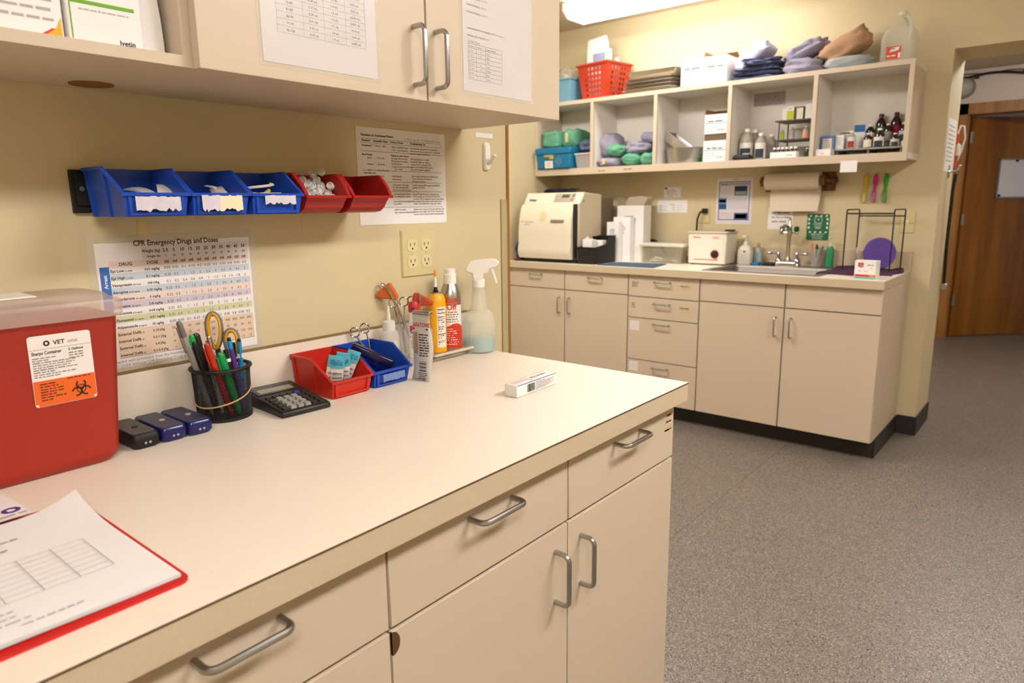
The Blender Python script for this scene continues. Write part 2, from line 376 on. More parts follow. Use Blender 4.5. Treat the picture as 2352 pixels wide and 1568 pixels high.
wrap_lamp('long lit fluorescent lamp over the open wall shelves', 2.40, 0.68, 2.47, R90, k=0.27)
wrap_lamp('long lit fluorescent lamp in the alcove behind the near wall', 0.95, 0.95, 2.47, R90, k=0.75)
wrap_lamp('long lit fluorescent lamp over the middle of the room', 0.42, -1.9, 2.47, 0.0)
wrap_lamp('long lit fluorescent lamp over the left end of the room', -1.85, -1.9, 2.47, 0.0, k=0.75)
wrap_lamp('long lit fluorescent lamp on the hall ceiling past the opening', 4.1, -1.2, 2.40, R90, k=0.62)

# ================================================================== base cabinets
def base_cabinet(label, loc, rz, w, kind='door', hand='l', hz=(0.606, 0.700), dz=0.840, group=None, handles=True, endpanel=False):
    t = thing('base_cabinet', label, 'cabinet', loc, rz, group)
    if kind == 'sink':
        g = G().box(0.0005, w-0.0005, 0.019, 0.594, 0.1, 0.70).box(0.0005, w-0.0005, 0.019, 0.034, 0.70, 0.868)
        if endpanel: g.box(w-0.018, w-0.0005, 0.034, 0.594, 0.70, 0.868)
        g.build('body', M_lam, t, smooth=False)
    else: G().box(0.0005, w-0.0005, 0.019, 0.594, 0.1, 0.868).build('body', M_lam, t, smooth=False)
    G().box(0.0005, w-0.0005 if not endpanel else w-0.001, 0.09, 0.1, 0, 0.1).build('toe_kick', M_kick, t, smooth=False)
    if endpanel: G().box(w-0.003, w+0.004, 0.09, 0.60, 0, 0.102).build('toe_kick', M_kick, t, smooth=False)
    zs = [(0.745, 0.866), (0.102, 0.739)] if kind != 'stack' else [(0.741, 0.866), (0.6135, 0.7355), (0.3575, 0.608), (0.102, 0.352)]
    for i, (z0, z1) in enumerate(zs):
        drawer = i == 0 or kind == 'stack'
        gp = 0.002 if rz == 0 else 0.0036
        f = G().box(gp, w-gp, 0, 0.0185, z0, z1).build('drawer' if drawer else 'door', M_lam, t, bevel=0.0008, seg=1)
        if drawer:
            if kind == 'sink': f.name = 'false_front'; continue
            z = dz if kind != 'stack' else (0.832, 0.704, 0.583, 0.320)[i]
            pull(f, (w/2-0.048, 0, z), (w/2+0.048, 0, z), (0, -1, 0))
        else:
            x = 0.039 if hand == 'l' else w-0.039
            pull(f, (x, 0, hz[0]), (x, 0, hz[1]), (0, -1, 0))
    return t
NB = 'cabinets under the long near counter'
xs = [-0.0095, -0.408, -0.811, -1.214, -1.617, -2.02]
labs = ['almond base cabinet at the free end of the near counter, worn sticker marks on drawer',
        'almond base cabinet with a chipped brown notch at its door corner', 'almond base cabinet under the counter below the red clipboard',
        'almond base cabinet under the far left stretch of the near counter', 'almond base cabinet last under the near counter']
near = []
for i in range(5):
    near.append(base_cabinet(labs[i], (xs[i+1], -0.62, 0), 0, xs[i]-xs[i+1], hand='l' if i % 2 == 0 else 'r', group=NB))
# handles on the third drawer, chipped notch, sticker residue
d2 = [c for c in near[1].children if c.name.startswith('door')][0]
G().prism([(0.002+0.013*math.sin(a*math.pi/10), 0.7215+0.017*math.cos(a*math.pi/10)) for a in range(11)], -0.0006, 0.004, 'y').build('notch', M_seam, d2)
d1 = [c for c in near[0].children if c.name.startswith('drawer')][0]
p = Print()
for i, (x, y, w, h) in enumerate(((0.362, 0.838, 0.024, 0.008), (0.360, 0.824, 0.026, 0.009), (0.354, 0.806, 0.034, 0.012))):
    p.r(x, y, x+w, y+h, 0); p.words(x+0.002, x+w-0.002, y+0.002, 0.005, 1, i)
p.put(d1, [mat('glue_residue', 'cdb48d', 0.7), mat('glue_stain', 'b09668', 0.7)], Matrix(((1,0,0,0),(0,0,-1,-0.0004),(0,1,0,0),(0,0,0,1))), 'sticker_residue')

t = thing('near_countertop', 'long almond laminate countertop with low backsplash in front', 'countertop')
G().box(-2.6, 0, -0.645, -0.0, 0.8705, 0.9085).build('slab', M_edge, t, smooth=False)
G().box(-2.6, 0, -0.6455, 0, 0.9085, 0.91).build('top_sheet', M_top, t, smooth=False)
G().box(-2.6, -0.0005, -0.6463, -0.6445, 0.9076, 0.9093).build('seam_line', M_seam, t, smooth=False)
G().box(-2.6, 0, -0.02, -0.0005, 0.91, 1.008).build('backsplash', M_top, t, bevel=0.002)
G().box(-2.6, 0, -0.0206, -0.0004, 1.0070, 1.0082).build('backsplash_seam', mat('caulk_brown', '8a6c45', 0.7), t, smooth=False)

# upper cabinet
t = thing('upper_cabinet', 'almond wall cabinet with two paper-covered doors and an open cubby', 'wall cabinet')
g = G().box(-2.2, 0.005, -0.284, -0.001, 1.4725, 1.4875).box(-2.2, 0.004, -0.007, -0.001, 1.4875, 2.20).box(-0.013, 0.005, -0.284, -0.007, 1.4875, 2.20)
g.box(-0.844, -0.826, -0.284, -0.007, 1.4875, 2.20).box(-2.2, 0.005, -0.284, -0.001, 2.20, 2.22).box(-2.2, -2.182, -0.284, -0.007, 1.4875, 2.2).box(-2.18, -0.845, -0.27, -0.007, 1.80, 1.818)
g.build('carcass', M_lam, t, smooth=False)
for (a, b, hx) in ((-0.832, -0.4075, -0.437), (-0.4035, 0.006, -0.383)):
    d = G().box(a, b, -0.304, -0.2865, 1.4705, 2.22).build('door', M_lam, t, bevel=0.0008, seg=1)
    pull(d, (hx, -0.304, 1.495), (hx, -0.304, 1.592), (0, -1, 0))
G().lathe([(0.031, -0.0012), (0.031, 0.0), (0.002, 0.0)], 28, (-0.876, -0.052, 1.4724)).build('cable_hole', mat('raw_particle_board', '8a5a18', 0.9, var=0.25, vscale=300, bump=0.5), t)

# sheets on the upper doors
def door_sheet(label, x, w, h, z): return sheet('dosage_sheet', label, 'paper', onA(x, z, -0.304), w, h, mat('laminated_paper', 'd2c9c4', 0.35), lam=0.006)
t = door_sheet('white dosage table sheet in a plastic sleeve on the left upper door', -0.735, 0.2135, 0.279, 1.4935)
p = Print(); X0 = 0.0265; cols = [0.0265, 0.072, 0.110, 0.151, 0.1905]; rows = [0.0445+0.0098*i for i in range(20)]
for r in rows: p.hl(X0, 0.1905, r, 0.0005, 1)
for c in cols: p.vl(c, rows[0], rows[-1], 0.0005, 1)
lab = ['96-100', '91-95', '86-90', '81-85', '76-80', '71-75', '66-70', '61-65']
c2 = ['0.45', '0.43', '0.41', '0.39', '0.37', '0.34', '0.32', '0.30']; c3 = ['1.9', '1.8', '1.7', '1.6', '1.5', '1.4', '1.3', '1.2']; c4 = ['0.045', '0.04', '0.04', '0.037', '0.035', '0.03', '0.03', '0.025']
for i in range(8):
    y = rows[i]+0.0028
    p.t(lab[i], 0.049, y, 0.0052, 'c'); p.t(c2[i]+' mL', 0.091, y, 0.0052, 'c'); p.t(c3[i]+' mL', 0.1305, y, 0.0052, 'c'); p.t(c4[i]+' mL', 0.171, y, 0.0052, 'c')
p.put(t, [M_inkg, M_inkl], Matrix.Translation((0, 0, 0.0007)))
t = door_sheet('white sheet of dosing formulas with a small table on the right upper door', -0.3105, 0.2125, 0.279, 1.50)
p = Print(); rows = [0.0232+0.0081*i for i in range(9)]
for r in rows: p.hl(0.0145, 0.114, r, 0.0005, 1)
for c in (0.0145, 0.0375, 0.0645, 0.114): p.vl(c, rows[0], rows[-1], 0.0005, 1)
p.t('Cat Dose Cerenia', 0.0145, 0.0905, 0.0045)
p.t('Weight lb', 0.016, rows[7]+0.002, 0.0042); p.t('# of tabs', 0.039, rows[7]+0.002, 0.0042); p.t('Capsule Strength', 0.066, rows[7]+0.002, 0.0042)
for i, (a, b, c) in enumerate((('46.1-56', '1', '100mg'), ('36.1-46', '1', '75mg'), ('26.1-36', '1/2', '100mg'), ('20.1-26', '1/2', '75mg'), ('13.1-20', '1', '25mg'), ('7.7-13', '3/4', '25mg'), ('2.2-7.6', '1/2', '25mg'))):
    y = rows[i]+0.0022; p.t(a, 0.017, y, 0.0042); p.t(b, 0.047, y, 0.0042); p.t(c, 0.067, y, 0.0042)
for k, (y, s) in enumerate(((0.101, 'Fluid Rate cc/hr: Weight(kg) x 2-4'), (0.114, 'Dexmedetomidine (1.0): Weight(kg) x 0.05 = mL at neuro'), (0.143, 'Propofol: Weight(kg) x 0.2 = mL'), (0.156, 'Ketofol: Weight(lb) x .08 = mL'), (0.169, 'Convert: Weight(kg) x 2.2 = lbs'), (0.183, 'Lyte: Weight(kg) x 3-5 mg/kg'), (0.197, 'Acepromazine'))):
    p.t(s, 0.0125, y, 0.0046)
for i in range(6): p.words(0.0125, 0.17, 0.215+i*0.01, 0.004, 1, i)
p.put(t, [M_inkg, M_inkg], Matrix.Translation((0, 0, 0.0007)))

# things standing in the cubby
def carton(name, label, cat, loc, rz, w, d, h, m=None, group=None, bevel=0.0015):
    t = thing(name, label, cat, loc, rz, group)
    G().box(-w/2, w/2, -d/2, d/2, 0, h).build('carton', m or M_whitebox, t, bevel=bevel)
    return t
FRONT = lambda w, d, h: Matrix(((1,0,0,-w/2),(0,0,-1,-d/2-0.0004),(0,1,0,0),(0,0,0,1)))   # sheet coords on a carton front
TOPM = lambda w, d, h: Matrix(((1,0,0,-w/2),(0,1,0,-d/2),(0,0,1,h+0.0004),(0,0,0,1)))
t = carton('file_box', 'white carton with orange corner mark standing in the upper cubby', 'box', (-1.04, -0.20, 1.488), 0, 0.125, 0.12, 0.2)
p = Print()
for i in range(8): p.words(0.05, 0.115, 0.02+i*0.011, 0.005, 0, i)
p.add([(0.10,0,0),(0.1225,0,0),(0.1225,0.026,0),(0.116,0.012,0)], [(0,1,2,3)], 1); p.add([(0.094,0,0),(0.1,0,0),(0.116,0.012,0),(0.112,0.012,0)], [(0,1,2,3)], 2)
p.put(t, [M_inkl, mat('print_yellow', 'e7a91a', 0.5), mat('print_red', 'd5402a', 0.5)], FRONT(0.125, 0.12, 0.2))
t = carton('slim_box', 'white carton with green frame line standing in the upper cubby', 'box', (-0.93, -0.215, 1.488), 0, 0.089, 0.10, 0.2)
p = Print(); mg = mat('print_green', '6aa40c', 0.5)
p.add([(0.0035, 0.004, 0), (0.0052, 0.004, 0), (0.0052, 0.046, 0), (0.0805, 0.046, 0), (0.0805, 0.0505, 0), (0.006, 0.0505, 0), (0.0035, 0.048, 0)], [(0, 1, 2, 6), (2, 3, 4, 5, 6)], 0); p.t('lyetin', 0.078, 0.0035, 0.009, 'r', 1, True); p.words(0.014, 0.073, 0.039, 0.0025, 2, 3)
p.put(t, [mg, M_ink, M_inkl], FRONT(0.089, 0.10, 0.2))
t = thing('paper_folder', 'white folder of papers standing upright beside the cubby divider', 'folder', (-0.853, -0.255, 1.488))
for k in range(4):
    L = [[(-0.036-0.001*k+0.008*v*v+k*0.001, 0.012*k+0.03*v*v, 0.19*v), (0.002+k*0.0008-0.012*v*v*(1 if k == 0 else 0.3), 0.012*k+0.006+0.03*v*v, 0.19*v), (0.002+k*0.0008-0.012*v*v*(1 if k == 0 else 0.3), 0.0125*k+0.007+0.03*v*v, 0.19*v), (-0.036-0.001*k+0.008*v*v+k*0.001, 0.012*k+0.001+0.03*v*v, 0.19*v)] for v in [j/8 for j in range(9)]]
    G().ring(L).build('leaf', M_paper if k % 2 == 0 else mat('folder_grey', 'a8a198', 0.6), t)

# ================================================================== near wall
t = thing('bin_rail', 'black plastic rail screwed to the wall behind the hanging bins', 'rail')
G().box(-0.903, -0.36, -0.014, -0.0003, 1.290, 1.340).box(-0.908, -0.36, -0.009, -0.0003, 1.278, 1.346).build('rail', M_black, t, bevel=0.001)
G().cyl((-0.895, -0.0142, 1.316), (-0.895, -0.0165, 1.316), 0.004, n=10).build('screw', M_steel, t)

def akro(label, loc, rz, m, W=0.104, L=0.137, H=0.076, curved=False, group=None, slot=True, name='storage_bin'):
    t = thing(name, label, 'storage bin', loc, rz, group)
    b, f, w2, th = L/2, -L/2, W/2, 0.0022
    tap = lambda v: (v[0]*(0.88+0.12*v[2]/H), v[1]*(0.93+0.07*v[2]/H)+(1-v[2]/H)*0.004, v[2])
    lip = 0.036 if not curved else 0.034
    top = (-0.004, H) if not curved else (-0.020, H)
    if not curved: low = [(f+0.004, 0.0)]
    else: low = [(f+0.046, 0.0), (f+0.028, 0.003), (f+0.016, 0.011), (f+0.010, 0.022)]
    mid = [] if not curved else [(f+0.012, lip+0.016), (f+0.03, lip+0.032)]
    poly = [(b, 0.0), (b, H), top] + mid[::-1] + [(f, lip)] + low[::-1]
    g = G()
    for s in (-1, 1): g.prism(poly, s*(w2-th), s*w2, 'x')
    g.box(-w2+th, w2-th, b-th, b, 0, H); g.box(-w2+th, w2-th, low[0][0], b-th, 0, th)
    fr = [(f, lip)]+low[::-1]
    for (y0, z0), (y1, z1) in zip(fr[:-1], fr[1:]):
        g.add([(-w2+th,y0,z0),(w2-th,y0,z0),(w2-th,y1,z1),(-w2+th,y1,z1),(-w2+th,y0+th,z0),(w2-th,y0+th,z0),(w2-th,y1+th,z1),(-w2+th,y1+th,z1)], [(0,1,2,3)[::-1],(4,5,6,7),(0,4,5,1)[::-1],(2,6,7,3)[::-1],(0,3,7,4)[::-1],(1,5,6,2)[::-1]])
    g.v = [tap(v) for v in g.v]; g.build('body', m, t, ang=25)
    r = G(); e = 0.0035 if not curved else 0.0055
    path = [(b, H)]+[top]+mid[::-1]+[(f, lip)]
    for s in (-1, 1):
        for (y0, z0), (y1, z1) in zip(path[:-1], path[1:]):
            d = Vector((y1-y0, z1-z0)).normalized(); n = Vector((d.y, -d.x))*0.0045
            r.add([(s*(w2-0.001),y0,z0),(s*(w2+e),y0,z0),(s*(w2+e),y1,z1),(s*(w2-0.001),y1,z1),(s*(w2-0.001),y0-n.x,z0-abs(n.y)),(s*(w2+e),y0-n.x,z0-abs(n.y)),(s*(w2+e),y1-n.x,z1-abs(n.y)),(s*(w2-0.001),y1-n.x,z1-abs(n.y))],
                  [(0,1,2,3),(4,7,6,5),(0,4,5,1),(1,5,6,2),(2,6,7,3),(3,7,4,0)])
    r.box(-w2-e, w2+e, f-0.004, f+0.003, lip-0.005, lip); r.box(-w2, w2, b-0.001, b+0.004, H-0.012, H)
    r.v = [tap(v) for v in r.v]; r.build('rim', m, t, smooth=False)
    if slot and not curved:
        q = G(); a_, z_ = w2-0.006, lip-0.004
        q.prism([(-a_, 0.002), (a_, 0.002), (a_, z_), (a_-0.006, z_), (a_-0.006, 0.0065), (-a_+0.006, 0.0065), (-a_+0.006, z_), (-a_, z_)], f-0.0015, f+0.003, 'y')
        q.v = [tap(v) for v in q.v]; q.build('label_slot', m, t, smooth=False)
        for s in (-1, 1):
            for y0, y1 in ((-0.012, -0.004), (b-0.012, b-0.006)):
                q = G().box(s*w2, s*(w2+0.003), y0, y1, 0.0, H-0.004); q.v = [tap(v) for v in q.v]; q.build('rib', m, t, smooth=False)
    return t
def scrap(t, x0, x1, y0, y1, L, seed, m):
    rnd = random.Random(seed); n = 14; p = Print(); a = [(x0+(x1-x0)*i/n, y1-rnd.uniform(0, 0.08)*(y1-y0)) for i in range(n+1)]; b = [(x0+(x1-x0)*i/n, y0+abs(rnd.gauss(0, 0.14))*(y1-y0)) for i in range(n+1)]
    p.add([(u, v, 0) for u, v in a]+[(u, min(v, a[i][1]-0.002), 0) for i, (u, v) in enumerate(b)], [(i, n+1+i, n+2+i, i+1) for i in range(n)])
    p.put(t, [m], Matrix(((1,0,0,0),(0,0.02,-1,-L/2-0.0002),(0,1,0,0),(0,0,0,1))), 'label_scrap')
M_scrap = mat('torn_label', 'cfc8d2', 0.8, var=0.18, vscale=60)
GB = 'blue bins hanging on the wall rail'
for i, (cx, lb) in enumerate(((-0.8385, 'blue hanging bin with a torn pale label, next to the bare rail end'), (-0.734, 'blue hanging bin with a half cream half grey label, between two blue bins'), (-0.6295, 'blue hanging bin holding white tubing, beside the red bins'))):
    t = akro(lb, (cx, -0.0845, 1.272), 0, M_blue, group=GB)
    if i == 0: scrap(t, -0.034, 0.034, 0.006, 0.031, 0.137, 3, M_scrap)
    if i == 1: scrap(t, -0.036, -0.006, 0.004, 0.033, 0.137, 4, M_scrap); scrap(t, -0.006, 0.034, 0.006, 0.033, 0.137, 5, mat('cream_label', 'e8dab8', 0.8))
    if i == 2: scrap(t, -0.028, 0.033, 0.016, 0.033, 0.137, 6, M_scrap)
akro('red hanging bin heaped with clear round caps', (-0.5135, -0.079, 1.271), 0, M_redd, W=0.098, L=0.125, curved=True, group='red bins hanging on the wall rail')
akro('empty red hanging bin at the end of the wall rail', (-0.407, -0.079, 1.271), 0, M_redd, W=0.098, L=0.125, curved=True, group='red bins hanging on the wall rail')
# contents of the wall bins
def packet(label, M, w, h, m, top=None, th=0.003, group=None, bend=0.006, name='sterile_packet', writing=True):
    t = thing(name, label, 'packet', M=M, group=group)
    g = G(); n = 8; L = []
    for j in range(n+1):
        v = j/n; z = bend*math.sin(v*3.0); k = th*(0.15 if j in (0, n) else 1.0)
        L.append([(0, v*h, z), (w, v*h, z), (w-0.0004, v*h, z+k), (w/2, v*h, z+k*1.3), (0.0004, v*h, z+k)])
    g.ring(L).build('packet', m, t)
    if top:
        g = G(); L2 = []
        for j in range(5):
            v = 0.72+0.28*j/4; z = bend*math.sin(v*3.0); L2.append([(-0.0003, v*h, z-0.0005), (w+0.0003, v*h, z-0.0005), (w+0.0003, v*h, z+th*1.25), (w/2, v*h, z+th*1.7), (-0.0003, v*h, z+th*1.25)])
        g.ring(L2).build('header', top, t)
        p = Print()
        for j in range(4): p.words(0.003, w-0.003, h*(0.55-0.12*j), 0.004, 0, j+3)
        for j in range(2): p.words(0.003, w-0.003, h*(0.82+0.07*j), 0.004, 1, j+9)
        p.v = [(x, y, bend*math.sin(y/h*3.0)+th*1.95) for x, y, z in p.v]; p.put(t, [M_inkg, mat('ink_teal', '2a7c92', 0.6)])
    return t
M_pkt = mat('packet_paper', 'dcd3cb', 0.6); M_aqua = mat('packet_aqua', '4fa9bf', 0.5); M_film = mat('packet_film', 'd8d2c8', 0.3, alpha=0.55)
rnd = random.Random(11)
for i, cx in enumerate((-0.8385, -0.734)):
    for k in range(5):
        a = rnd.uniform(-0.5, 0.5)
        packet(['flat white packet lying in the bin next to the bare rail end', 'flat white packet lying in the middle blue bin'][i],
               Matrix.Translation((cx-0.03+k*0.012, -0.125+rnd.uniform(0, 0.02), 1.2790+0.0045*k)) @ Matrix.Rotation(a, 4, 'Z') @ Matrix.Rotation(math.radians(8+3*k), 4, 'X') @ Matrix.Rotation(rnd.uniform(-0.3, 0.3), 4, 'Y'), 0.022, 0.07, (M_pkt, M_film)[k % 2], group=['packets in the first blue bin', 'packets in the middle blue bin'][i])
t = thing('tubing_set', 'clear packaged tubing with yellow connector in the third blue bin', 'tubing', (-0.6295, -0.09, 1.276))
G().tube([(-0.03+0.03*math.cos(a*0.6)+0.02, -0.005+0.028*math.sin(a*0.6), 0.008+0.002*a) for a in range(22)], 0.0025, 6).build('tube', M_milky, t)
G().frus((-0.02, 0.035, -0.03, 0.03, 0.004), (-0.012, 0.03, -0.022, 0.03, 0.034)).build('wrap', M_film, t)
G().cyl((-0.004, -0.018, 0.03), (0.012, -0.012, 0.038), 0.0035, n=8).build('connector', mat('connector_yellow', 'd9b430', 0.4), t)
cap_me = None
for k in range(42):
    lay = k//12; x = rnd.uniform(-0.036, 0.034); y = -0.026+0.016*lay+rnd.uniform(-0.005, 0.005); z = 0.020+lay*0.012+rnd.uniform(-0.004, 0.006)
    if k >= 38: x, y, z = (0.016, 0.012, 0.068) if k == 38 else (0.030, 0.002, 0.074) if k == 39 else (0.034, -0.02, 0.046) if k == 40 else (0.024, 0.01, 0.060)
    if cap_me is None:
        o = G().lathe([(0.0072, 0), (0.0072, 0.0085), (0.0058, 0.0095), (0.0052, 0.0085), (0.0052, 0.0065), (0.001, 0.0068)], 14).build('bottle_cap', mat('cap_plastic', 'e4dfd8', 0.35, alpha=0.75)); cap_me = o.data
    else:
        o = bpy.data.objects.new('bottle_cap', cap_me); COL.objects.link(o)
    tag(o, 'small clear round cap heaped in the red hanging bin', 'cap', 'clear caps in the red bin')
    o.location = (-0.5135+x, -0.079+y, 1.276+z); o.rotation_euler = Vector((-0.75+rnd.uniform(-0.45, 0.45), -0.75+rnd.uniform(-0.35, 0.35), 0.2+rnd.uniform(-0.3, 0.6))).to_track_quat('Z', 'Y').to_euler()

# CPR chart
t = sheet('dose_chart', 'laminated chart of CPR emergency drugs and doses taped on the wall', 'chart', onA(-0.884, 1.015), 0.2755, 0.213, lam=0.012)
p = Print(); bands = [0.1651-0.01205*i for i in range(13)]; INK, BR, BL = 0, 1, 2
p.r(0.019, 0.1715, 0.2715, 0.182, 5); p.r(0.0745, 0.182, 0.2715, 0.2055, 3)
for i, y in enumerate(bands):
    c = {1: 4, 3: 4, 4: 5, 5: 6, 7: 7, 9: 8, 10: 8, 11: 8, 12: 8}.get(i)
    if c: p.r(0.019, y-0.0035, 0.2715, y+0.0085, c)
p.r(0.004, 0.126, 0.019, 0.1735, BL); p.r(0.004, 0.098, 0.019, 0.126, BL)
p.t('CPR Emergency Drugs and Doses', 0.1375, 0.2065, 0.0128, 'c', BR, True, sx=0.86)
p.t('Weight (kg)', 0.1055, 0.1945, 0.0072, 'r', INK, True, sx=0.9); p.t('Weight (lb)', 0.1055, 0.1855, 0.0052, 'r', INK, True)
wk = ['2.5', '5', '10', '15', '20', '25', '30', '35', '40', '45', '50']; wl = ['5', '10', '20', '30', '40', '50', '60', '70', '80', '90', '100']; cx = [0.1145+0.01476*i for i in range(11)]
for i in range(11):
    p.t(wk[i], cx[i], 0.1943, 0.0082, 'c', INK, True); p.t(wl[i], cx[i], 0.1855, 0.0048, 'c', INK, True); p.t('ml', cx[i], 0.1743, 0.0082, 'c', INK, True)
p.t('DRUG', 0.0456, 0.1743, 0.0078, 'c', INK, True); p.t('DOSE', 0.0903, 0.1743, 0.0078, 'c', INK, True)
std = ['0.25', '0.5', '1', '1.5', '2', '2.5', '3', '3.5', '4', '4.5', '5']; sm_ = ['0.03', '0.05', '0.1', '0.15', '0.2', '0.25', '0.3', '0.35', '0.4', '0.45', '0.5']
vas = ['0.1', '0.2', '0.4', '0.6', '0.8', '1', '1.2', '1.4', '1.6', '1.8', '2']
tab = [('Epi Low', '(1:1000)', '0.01 mg/kg', sm_), ('Epi High', '(1:1000)', '0.1 mg/kg', std), ('Vasopressin', '(20 U/ml)', '0.8 U/kg', vas), ('Atropine', '(0.54 mg/ml)', '0.05 mg/kg', std),
       ('Amiodarone', '(50 mg/ml)', '5 mg/kg', std), ('Lidocaine', '(20 mg/ml)', '2-8 mg/kg', std), ('Naloxone', '(0.4 mg/ml)', '0.04 mg/kg', std), ('Flumazenil', '(0.1 mg/ml)', '0.01 mg/kg', std), ('Atipamezole', '(5 mg/ml)', '50 ug/kg', sm_),
       ('External Defib', '(J)', '2-10 J/kg', ['20', '30', '50', '100', '200', '200', '200', '300', '300', '300', '360']), ('Internal Defib', '(J)', '0.2-1 J/kg', ['2', '3', '5', '10', '20', '20', '20', '30', '30', '30', '50']),
       ('External Defib', '(J)', '2-4 J/kg', ['6', '15', '30', '50', '75', '75', '75', '100', '100', '150', '150']), ('Internal Defib', '(J)', '0.2-0.4 J/kg', ['1', '2', '3', '5', '6', '8', '9', '10', '15', '15', '15'])]
for (a, s, d, vals), y in zip(tab, bands):
    y -= 0.0015
    p.t(a, 0.0205, y, 0.0066, 'l', INK, True); w = glyph(a, True)[2]*0.0066
    p.t(s, 0.0222+w, y, 0.0034, 'l', INK, True); p.t(d, 0.0885, y, 0.0058, 'c', INK, True)
    for i, v in enumerate(vals): p.t(v, cx[i], y, 0.0066, 'c', INK)
p.hl(0.019, 0.2715, 0.0165, 0.0005, INK)
p.t('Adapted with permission from the Veterinary Emergency', 0.006, 0.0085, 0.0072, 'l', 9, sx=0.95); p.t('RECOVER Initiative CPR Emergency Drugs and Doses', 0.006, 0.0008, 0.0072, 'l', 9, sx=0.95)
q = Print(); q.t('Arrest', 0, 0, 0.0085, 'c', 10, True); p.add([(0.0142-y, 0.1485+x, 0.0001) for x, y, z in q.v], q.f, 10)
mats = [M_ink, mat('maroon_ink', '5b1620', 0.7, var=0), mat('band_blue', '3a6fb8', 0.6), mat('band_mauve', 'e0d5d4', 0.6), mat('band_paleblue', 'c3cad0', 0.6), mat('band_pink', 'e6d2c8', 0.6), mat('band_lilac', 'cdc1cb', 0.6), mat('band_lime', 'cfcfa6', 0.6), mat('band_peach', 'e3c9b0', 0.6), M_inkg, M_paper]
# layering: bands first, then ink a hair above
for i in range(len(p.f)):
    if p.m[i] in (0, 1, 9):
        for k in p.f[i]: p.v[k] = (p.v[k][0], p.v[k][1], 0.0001)
p.put(t, mats, Matrix.Translation((0, 0, 0.0006)))

t = sheet('parameter_sheet', 'white sheet of parameters for anesthetized patients hung behind the red bins', 'paper', onA(-0.335, 1.2415), 0.2745, 0.2145)
p = Print()
p.t('Parameters for Anesthetized Patients', 0.0135, 0.1955, 0.0072, 'l', 0, True, sx=0.86); p.t('D. Heller Reveal Lesky, LVT, VTS (Anesthesia, Surgery)', 0.258, 0.1935, 0.0052, 'r', 1)
for x, s in ((0.0158, 'Parameter'), (0.0477, 'Acceptable Values'), (0.0967, 'Course of Action'), (0.1584, 'Troubleshooting Tips')): p.t(s, x, 0.184, 0.0068, 'l', 0, True, sx=0.85)
p.hl(0.0135, 0.26, 0.1902, 0.0005, 0); p.hl(0.0135, 0.26, 0.1812, 0.0005, 0); p.vl(0.26, 0.1812, 0.1902, 0.0005, 0)
for y in (0.1630, 0.1215, 0.0964, 0.0750, 0.0390): p.hl(0.0135, 0.26, y, 0.0006, 0)
H = 0.0056
def col(x, y, lines, b0=False, dy=0.0068):
    for i, s in enumerate(lines): p.t(s, x, y-i*dy, H, 'l', 0, b0 and i == 0, sx=0.85)
col(0.0145, 0.1735, ['Temperature, F'], True); col(0.050, 0.1735, ['> 96.0 or < 103.0']); col(0.0985, 0.1735, ['< 98.0 F - Add BAIR Hugger', '> 103 F - Turn off blankets']); col(0.159, 0.1735, ['Small patients at greatest risk for hypothermia.', 'Nordic breeds may get hyperthermic. Greyhounds', 'prone to malignant hyperthermia.'], dy=0.006)
col(0.0145, 0.154, ['Blood Pressure'], True); col(0.0285, 0.147, ['Systolic', '', 'Diastolic', '', 'MAP']); col(0.055, 0.147, ['> 90 mmHg', '', '> 60 mmHg', '', '> 60 to 70 mmHg'])
col(0.0985, 0.1545, ['Depends on cause. Options:', 'Decrease isoflurane level/', 'Blood products for anemia', 'Crystalloid bolus'], True, 0.0061); col(0.0985, 0.130, ['Hetastarch bolus (over 10-20 min)', '       Cats: 2ml/kg', ], dy=0.0055); col(0.159, 0.149, ['Direct blood pressure readings', 'are typically higher than indirect', 'readings. Ensure correct BP cuff fit.', 'Cuff should be 40-60% limb diameter', '(Cats: 30% diameter acceptable)'], dy=0.0061)
col(0.017, 0.114, ['Heart Rate (Low)'], True); col(0.0305, 0.107, ['Cats', 'Dogs']); col(0.057, 0.107, ['> 100 HR', '> 60 HR']); col(0.100, 0.108, ['Anticholinergic', 'Anticholinergic']); col(0.161, 0.1095, ['Due to vagal stimulation, other disorder, etc.', 'Treat when bradycardia adversely', 'effects blood pressure.'], dy=0.006)
col(0.100, 0.0885, ['Check patient, O2 supply,', 'ET tube, anesthesia equip.', 'Move probe, moisten tongue'], dy=0.0058); col(0.162, 0.0885, ['Animals breathing 100% oxygen should NEVER', 'go below 95% SpO2'], dy=0.0058)
col(0.100, 0.0675, ['< 35 mmHg Hypoventilation', '> 55 mmHg Hypoventilation', '', 'Check soda-sorb and equipment', 'for problems.'], dy=0.0056); col(0.163, 0.0675, ['Ensure ET tubes are not too long; tube must', 'end at patient nose. Temporary ETCO2 of 60', 'can bolster BP via endogenous catecholamine release', 'but prolonged hypercapnia can eventually lead to', 'acidosis. Use ventilators for obese, open chests,'], dy=0.0056)
col(0.102, 0.032, ['Lighten the patient', 'Assist respirations (bag/ventilate)']); col(0.163, 0.032, ['Inhalants cause respiratory depression @ deep levels', 'Patients must be light? Check ETCO2. Deep breaths', 'needed to assure adequate inhalant levels achievable'], dy=0.006)
p.put(t, [M_ink, M_inkg], Matrix.Translation((0, 0, 0.0007)))

